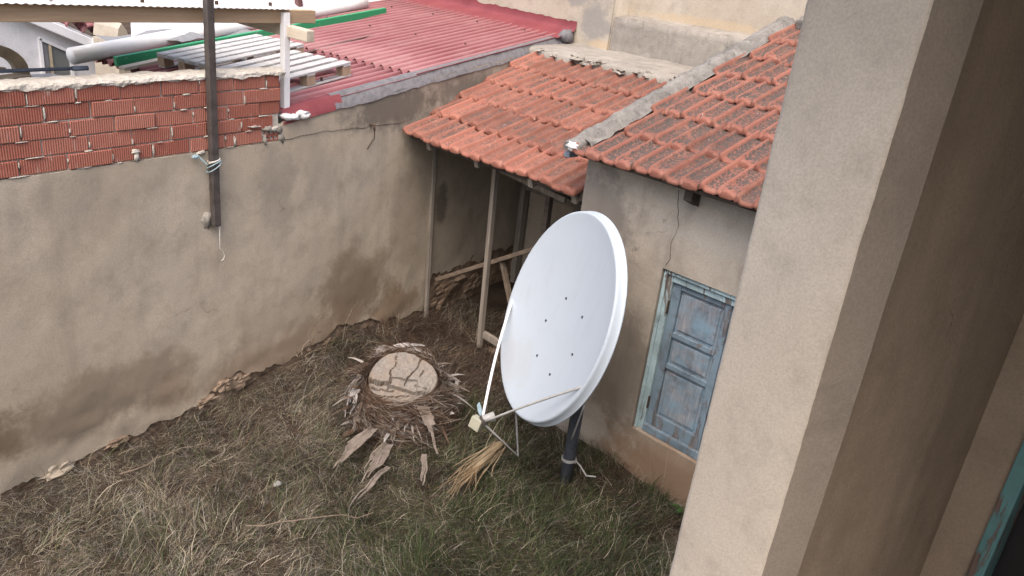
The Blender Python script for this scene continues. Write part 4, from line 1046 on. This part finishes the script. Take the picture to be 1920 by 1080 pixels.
for i in range(520):
    g = random.uniform(0,2*math.pi); q = srad(g)*random.uniform(1.06,1.55); L = random.uniform(0.07,0.22)
    b0_ = TC + tx*RA*q*math.cos(g) + ty*RBm*q*math.sin(g); drop = random.uniform(0.02,0.12) + 0.28*(q-1.06)
    b0_ = Vector((b0_.x,b0_.y,max(0.06,b0_.z-drop))); o_ = Vector((b0_.x-SX,b0_.y-SY,0)).normalized(); tg = Vector((-o_.y,o_.x,0))
    dr_ = (EZ*random.uniform(-0.5,0.5) + o_*random.uniform(0.0,0.5) + tg*random.gauss(0,0.9)).normalized(); w_ = random.uniform(0.006,0.034)
    sd = dr_.cross(o_ + tg*random.gauss(0,0.4)).normalized(); n0 = len(mb.v)
    for jj,f in enumerate((0,0.35,0.7,1.0)):
        p = b0_ + dr_*L*f - EZ*(L*0.45*f*f) + o_*0.03*f*f; ww = w_*(1,0.95,0.7,0.1)[jj]
        mb.v += [p+sd*ww/2, p-sd*ww/2]
    for jj in range(3): mb.f.append((n0+2*jj,n0+2*jj+1,n0+2*jj+3,n0+2*jj+2))
    fk = random.uniform(0.6,1.1); cols_ += [tuple(k*fk for k in random.choice([(0.20,0.165,0.135),(0.28,0.25,0.225),(0.13,0.085,0.06),(0.16,0.12,0.09),(0.34,0.315,0.295)]))]*8
o = mb.build('torn_sheath', M['blade'], stump); o['kind'] = 'stuff'; cc = np.array(cols_); tint_attr(o, np.c_[cc,np.ones(len(cc))])
# old leaf bases and papery husks round the stump: ends, width, lift of the middle, twist
def husk(p, q, w, lift, tw, pale):
    p = Vector(p)+Vector((0.13,-0.15,0.07)); q = Vector(q)+Vector((0.07,-0.08,0.02)); n = 11; P = []; W_ = []; U = []
    sd = (q-p).cross(EZ).normalized()
    for i in range(n):
        f = i/(n-1)
        c = p + (q-p)*f + EZ*(lift*math.sin(math.pi*f)) + sd*0.02*fb(f*3, p.x*7) 
        P.append(Vector((c.x, c.y, max(c.z-0.02, ground_z(c.x, c.y)+0.01))))
        W_.append(w*(0.75+0.5*math.sin(math.pi*min(1, f*1.15+0.1)))*(1+0.35*nz(f*5, p.y*9))*(1 if f < 0.9 else 0.5))
        U.append((EZ + sd*(tw*(0.4+f)) + Vector((0.25*nz(f*4,1,p.x*5),0.25*nz(f*4,5,p.x*5),0))).normalized())
    mb = MB(); k = max(4, int(w/0.009))
    for q_ in range(k):
        o_ = (q_+0.5)/k-0.5; cut = random.uniform(0.5, 1.0); m_ = max(4, int(n*cut)); Q_ = []; ww = []
        cup = 0.35*w*(1-(2*o_)**2)
        for i in range(m_):
            f = i/(n-1)
            Q_.append(P[i] + sd*(o_*W_[i]*1.0 + 0.006*nz(f*5, q_*1.7, p.x)) - U[i]*(cup*0.5) + U[i]*(0.006*nz(f*6, q_*2.3, p.y) + (0.02*f*f*nz(q_*3.1, p.x*4))))
            ww.append(w/k*1.5*(1-0.5*f**3))
        mb.ribbon(Q_, ww, U[:m_], 0.003)
    mb.build('leaf_base', M['husk' if pale else 'leafbase'], stump, False)
M['husk'] = m_wood('papery_grey_husk', (0.26,0.24,0.23), (0.38,0.355,0.34), 1, 18, 0.4, (0.28,0.22,0.17))
for h_ in [((-3.42,4.28,0.34),(-2.98,4.02,0.14),0.075,0.05,0.3,0),((-3.12,4.0,0.15),(-2.88,3.70,0.11),0.035,0.01,0.2,0),
    ((-3.36,3.88,0.19),(-3.20,3.40,0.13),0.085,0.03,0.2,0),((-3.55,3.92,0.22),(-3.46,3.38,0.13),0.075,0.03,-0.3,0),((-3.22,3.72,0.14),(-3.08,3.20,0.12),0.035,0.02,0.1,0),
    ((-3.96,4.18,0.40),(-3.86,3.86,0.20),0.055,0.03,0.9,1),((-3.88,4.06,0.36),(-3.76,3.82,0.2),0.06,0.03,0.7,1),((-4.02,4.42,0.36),(-4.14,4.22,0.30),0.05,0.01,0.5,1),
    ((-4.02,4.58,0.46),(-3.80,4.83,0.47),0.05,0.04,0.8,1),((-3.98,4.68,0.46),(-3.66,4.80,0.42),0.035,0.03,0.5,1),((-4.08,4.50,0.42),(-4.10,4.62,0.46),0.05,0.01,0.8,1),
    ((-3.42,4.74,0.34),(-3.30,4.56,0.24),0.03,0.03,0.6,1),((-3.40,4.56,0.36),(-3.36,4.36,0.26),0.04,0.0,1.2,0),((-3.75,4.02,0.30),(-3.66,3.80,0.16),0.07,0.0,0.2,0),((-3.5,4.1,0.3),(-3.34,3.92,0.14),0.06,0.0,-0.2,0)]: husk(*h_)

# golden straw bundle: a broken dry palm stalk in front of the dish
mb = MB(); B0, B1, B2 = Vector((-2.60,4.22,0.27)), Vector((-2.60,4.08,0.24)), Vector((-2.62,3.80,0.14))
mb.tube([B0+Vector((0.02,0.06,0.02)), B0, B1, (B1+B2)/2+Vector((0.02,0,0.015)), B2+Vector((0.02,0.05,0))],[0.012,0.034,0.036,0.028,0.008],9)
for i in range(48):
    j = Vector((random.gauss(0,.026),random.gauss(0,.02),random.gauss(0,.018)))
    e = Vector((random.gauss(0.0,.045),random.gauss(-.01,.10),random.gauss(0,.03)))
    P = [B0+j*0.6+Vector((random.gauss(0,.01),random.gauss(0,.02),0)), B1+j*1.1, (B1+B2)/2+j*1.2+e*0.3+Vector((0,0,.02)), B2+j+e]
    mb.tube(P,[0.004,0.005,0.0045,0.0015],4,False)
tag(mb.build('dry_stalk', M['straw'], None, True, origin=(-2.62,4.0,0.1)), 'frayed golden dry palm stalk lying in the grass below the dish receiver', 'stalk')

# ------------------------------------------------------------------ grass and litter (uncountable)
def in_yard(x, y):
    b = ST*x + CT*y; a = CT*x - ST*y
    ok = (x > WX+0.03) & (y > 0.9)
    ok &= ~((b > HB-0.02) & (a > HA-0.03))
    ok &= (b < 6.6)
    ok &= ((x-SX)**2 + (y-SY)**2 > 0.30**2)
    # under the veranda
    e = (x-FQ.x)*F1.x + (y-FQ.y)*F1.y
    ok &= (e < -TH-0.01)
    return ok
def vfb(x, y, s, k):
    # cheap smooth 2-d field from sines, range about -1..1
    return (np.sin(x*s*1.7+k)+np.sin(y*s*2.1+k*1.3)+np.sin((x+y)*s*1.3+k*2.1)+np.sin((x-y)*s*2.7+k*0.7)+np.sin((x*0.6+y*1.4)*s*3.9+k*3))/5
def gz_np(x, y):
    return np.array([ground_z(a, b) for a, b in zip(x, y)])
def blades(name, n, palette, wts, hmin, hmax, wmin, wmax, lean, dens, droop, label, flat=0.0, lift=0.0):
    xs_ = rng.uniform(WX, -0.2, n*3); ys_ = rng.uniform(0.9, 6.6, n*3)
    d = dens(xs_, ys_); keep = in_yard(xs_, ys_) & (rng.random(n*3) < d)
    x = xs_[keep][:n]; y = ys_[keep][:n]; k = len(x)
    z = gz_np(x, y) - 0.01 + lift*rng.random(k)
    cl = 0.75+0.45*vfb(x, y, 3.0, 1.0)+0.45*vfb(x, y, 8.0, 3.0)
    h = rng.uniform(hmin, hmax, k)*np.clip(cl, 0.3, 1.5)
    az = vfb(x, y, 1.6, 5.0)*4.0 + vfb(x, y, 7.0, 2.0)*3.0 + rng.normal(0, 0.8, k)
    ln = np.clip(np.abs(rng.normal(lean, 0.35, k)), 0.05, 1.5)
    dx, dy = np.cos(az), np.sin(az)
    w = rng.uniform(wmin, wmax, k)
    tw = rng.uniform(0, np.pi, k); sx_, sy_ = np.cos(tw), np.sin(tw)
    px, py, pz = x.copy(), y.copy(), z.copy()
    V = np.zeros((k, 9, 3)); ang = ln.copy(); turn = rng.normal(0, 0.35, k)
    for s_ in range(5):
        f = s_/4
        wd = w*(1-0.55*f)
        if s_ < 4:
            V[:, 2*s_, :] = np.c_[px+sx_*wd/2, py+sy_*wd/2, pz]; V[:, 2*s_+1, :] = np.c_[px-sx_*wd/2, py-sy_*wd/2, pz+wd*0.25]
        else: V[:, 8, :] = np.c_[px, py, pz]
        seg = h/4
        px = px + dx*np.sin(ang)*seg; py = py + dy*np.sin(ang)*seg; pz = np.maximum(pz + np.cos(ang)*seg, z*0+gz0(px,py)+0.004)
        ang = ang + droop*rng.uniform(0.4, 1.6, k); az = az + turn; dx, dy = np.cos(az), np.sin(az)
    base = np.arange(k)[:, None]*9
    quads = np.concatenate([base+np.array([[2*i, 2*i+1, 2*i+3, 2*i+2]]) for i in range(3)], 0)
    tris = base+np.array([[6, 7, 8]])
    nq, nt = len(quads), len(tris)
    me = bpy.data.meshes.new(name); me.vertices.add(k*9); me.vertices.foreach_set('co', V.ravel().astype(np.float32))
    me.loops.add(nq*4+nt*3); me.loops.foreach_set('vertex_index', np.concatenate([quads.ravel(), tris.ravel()]).astype(np.int32))
    me.polygons.add(nq+nt); me.polygons.foreach_set('loop_start', np.concatenate([np.arange(nq)*4, nq*4+np.arange(nt)*3]).astype(np.int32))
    me.update(calc_edges=True); me.materials.append(M['blade'])
    pal = np.array(palette)
    ci = rng.choice(len(pal), k, p=np.array(wts)/sum(wts)); c_ = pal[ci]*rng.uniform(0.6, 1.3, (k, 1))*np.clip(1+0.5*vfb(x, y, 5.0, 11)[:, None], 0.6, 1.5)
    cc = np.repeat(c_, 9, 0); at = me.color_attributes.new('tint', 'FLOAT_COLOR', 'POINT')
    at.data.foreach_set('color', np.c_[cc, np.ones(len(cc))].astype(np.float32).ravel())
    me.validate()
    o = bpy.data.objects.new(name, me); col.objects.link(o); tag(o, label, kind='stuff'); return o
gx0, gy0, gst = -5.2, 0.0, 0.06
GZ = np.array([[ground_z(gx0+i*gst, gy0+j*gst) for i in range(100)] for j in range(125)])
def gz0(x, y):
    i = np.clip(((x-gx0)/gst).astype(int), 0, 99); j = np.clip(((y-gy0)/gst).astype(int), 0, 124); return GZ[j, i]
gz_np = gz0
green_zone = lambda x, y: np.clip(0.10 + 1.1*np.exp(-(((x+2.05)/1.05)**2 + ((y-3.5)/1.1)**2)) + 0.45*np.exp(-(((x+2.9)/0.5)**2 + ((y-4.6)/0.4)**2)) + 0.25*vfb(x, y, 2.2, 9), 0.02, 1)*(y < 5.0)
brown_zone = lambda x, y: np.clip(0.30 + 0.8*np.exp(-((y-5.2)/0.8)**2) + 0.4*vfb(x, y, 1.8, 2) + 0.4*np.exp(-(((x+3.3)/0.6)**2+((y-3.2)/0.5)**2)), 0.05, 1)
dry_zone = lambda x, y: np.clip(0.85 + 0.35*vfb(x, y, 2.0, 4) - 0.8*np.exp(-((y-5.5)/0.8)**2) - 0.4*np.exp(-(((x+3.6)/0.6)**2+((y-4.3)/0.6)**2)) - 0.45*np.exp(-(((x+1.9)/0.9)**2+((y-3.8)/0.9)**2)) - 0.4*np.exp(-((x+4.79)/0.12)**2), 0.06, 1)
straw = [(0.28,0.238,0.162),(0.20,0.172,0.13),(0.41,0.365,0.28),(0.09,0.076,0.06),(0.28,0.262,0.235)]
blades('dry_grass', 88000, straw, [3,3,2,4,2], 0.08, 0.33, 0.0016, 0.0036, 0.95, dry_zone, 0.32, 'tangled straw-coloured dry grass covering the yard')
blades('green_grass', 55000, [(0.042,0.060,0.024),(0.062,0.080,0.034),(0.095,0.105,0.05),(0.03,0.042,0.02)], [3,3,2,2], 0.08, 0.30, 0.002, 0.006, 0.65, green_zone, 0.30, 'green grass growing through the straw near the dish and window wall')
blades('dead_litter', 60000, [(0.06,0.042,0.031),(0.10,0.074,0.058),(0.04,0.028,0.021),(0.15,0.12,0.098),(0.10,0.055,0.03)], [3,3,3,2,1.5], 0.10, 0.32, 0.002, 0.005, 1.15, brown_zone, 0.25, 'brown dead twigs and roots matted on the ground')
blades('tall_straw', 1800, straw, [3,2,3,0.5,2], 0.28, 0.6, 0.0014, 0.003, 0.7, lambda x, y: np.clip(0.3+0.5*vfb(x, y, 2.5, 7)+0.6*np.exp(-(((x+1.75)/0.35)**2+((y-4.5)/0.35)**2)), 0.03, 1)*(y < 5.2), 0.22, 'long pale straw stems standing above the grass')
# bare sticks, stones
for i, (x, y, L, g, lb) in enumerate([(-3.35,2.55,0.8,0.9,'long thin bare stick lying in the dry grass left of centre'),(-4.4,2.35,0.7,1.45,'grey branch lying along the foot of the yard wall')]):
    P = [Vector((x+L*f*math.cos(g)+0.03*fb(f*3,i), y+L*f*math.sin(g)+0.03*fb(f*3,i+4), ground_z(x,y)+0.10+0.05*fb(f*4,i+8))) for f in lin(0,1,9)]
    tag(MB().tube(P, lin(0.006,0.003,9), 6).build('stick', M['wood_brace'], None, True, origin=tuple(P[0])), lb, 'stick', 'bare sticks in the grass')
tag(MB().blob((-3.52,2.95,0.15),(0.03,0.026,0.018),0.9,2.2).build('pale_stone', M['stone'], None, True, origin=(-3.52,2.95,0.12)), 'small pale stone lying in the dry grass', 'stone')
# leafy weed at the foot of the house wall
wd = thing('weed', 'small bright green leafy weed at the foot of the house wall', 'plant', tuple(ab(-2.02,4.44,0.03)))
c0 = ab(-2.05,4.42,0.05)
for i in range(16):
    g = random.uniform(0,6.28); L = random.uniform(0.07,0.16); P = [c0 + Vector((math.cos(g)*L*f, math.sin(g)*L*f, 0.16*f-0.10*f*f+0.03)) for f in lin(0,1,4)]
    MB().ribbon(P,[0.006,0.03,0.026,0.004],(0,0,1),0.001).build('leaf', M['weed'] if 'weed' in M else M.setdefault('weed', m_simple('weed_leaf',(0.035,0.075,0.02),0.6,0.3)), wd)
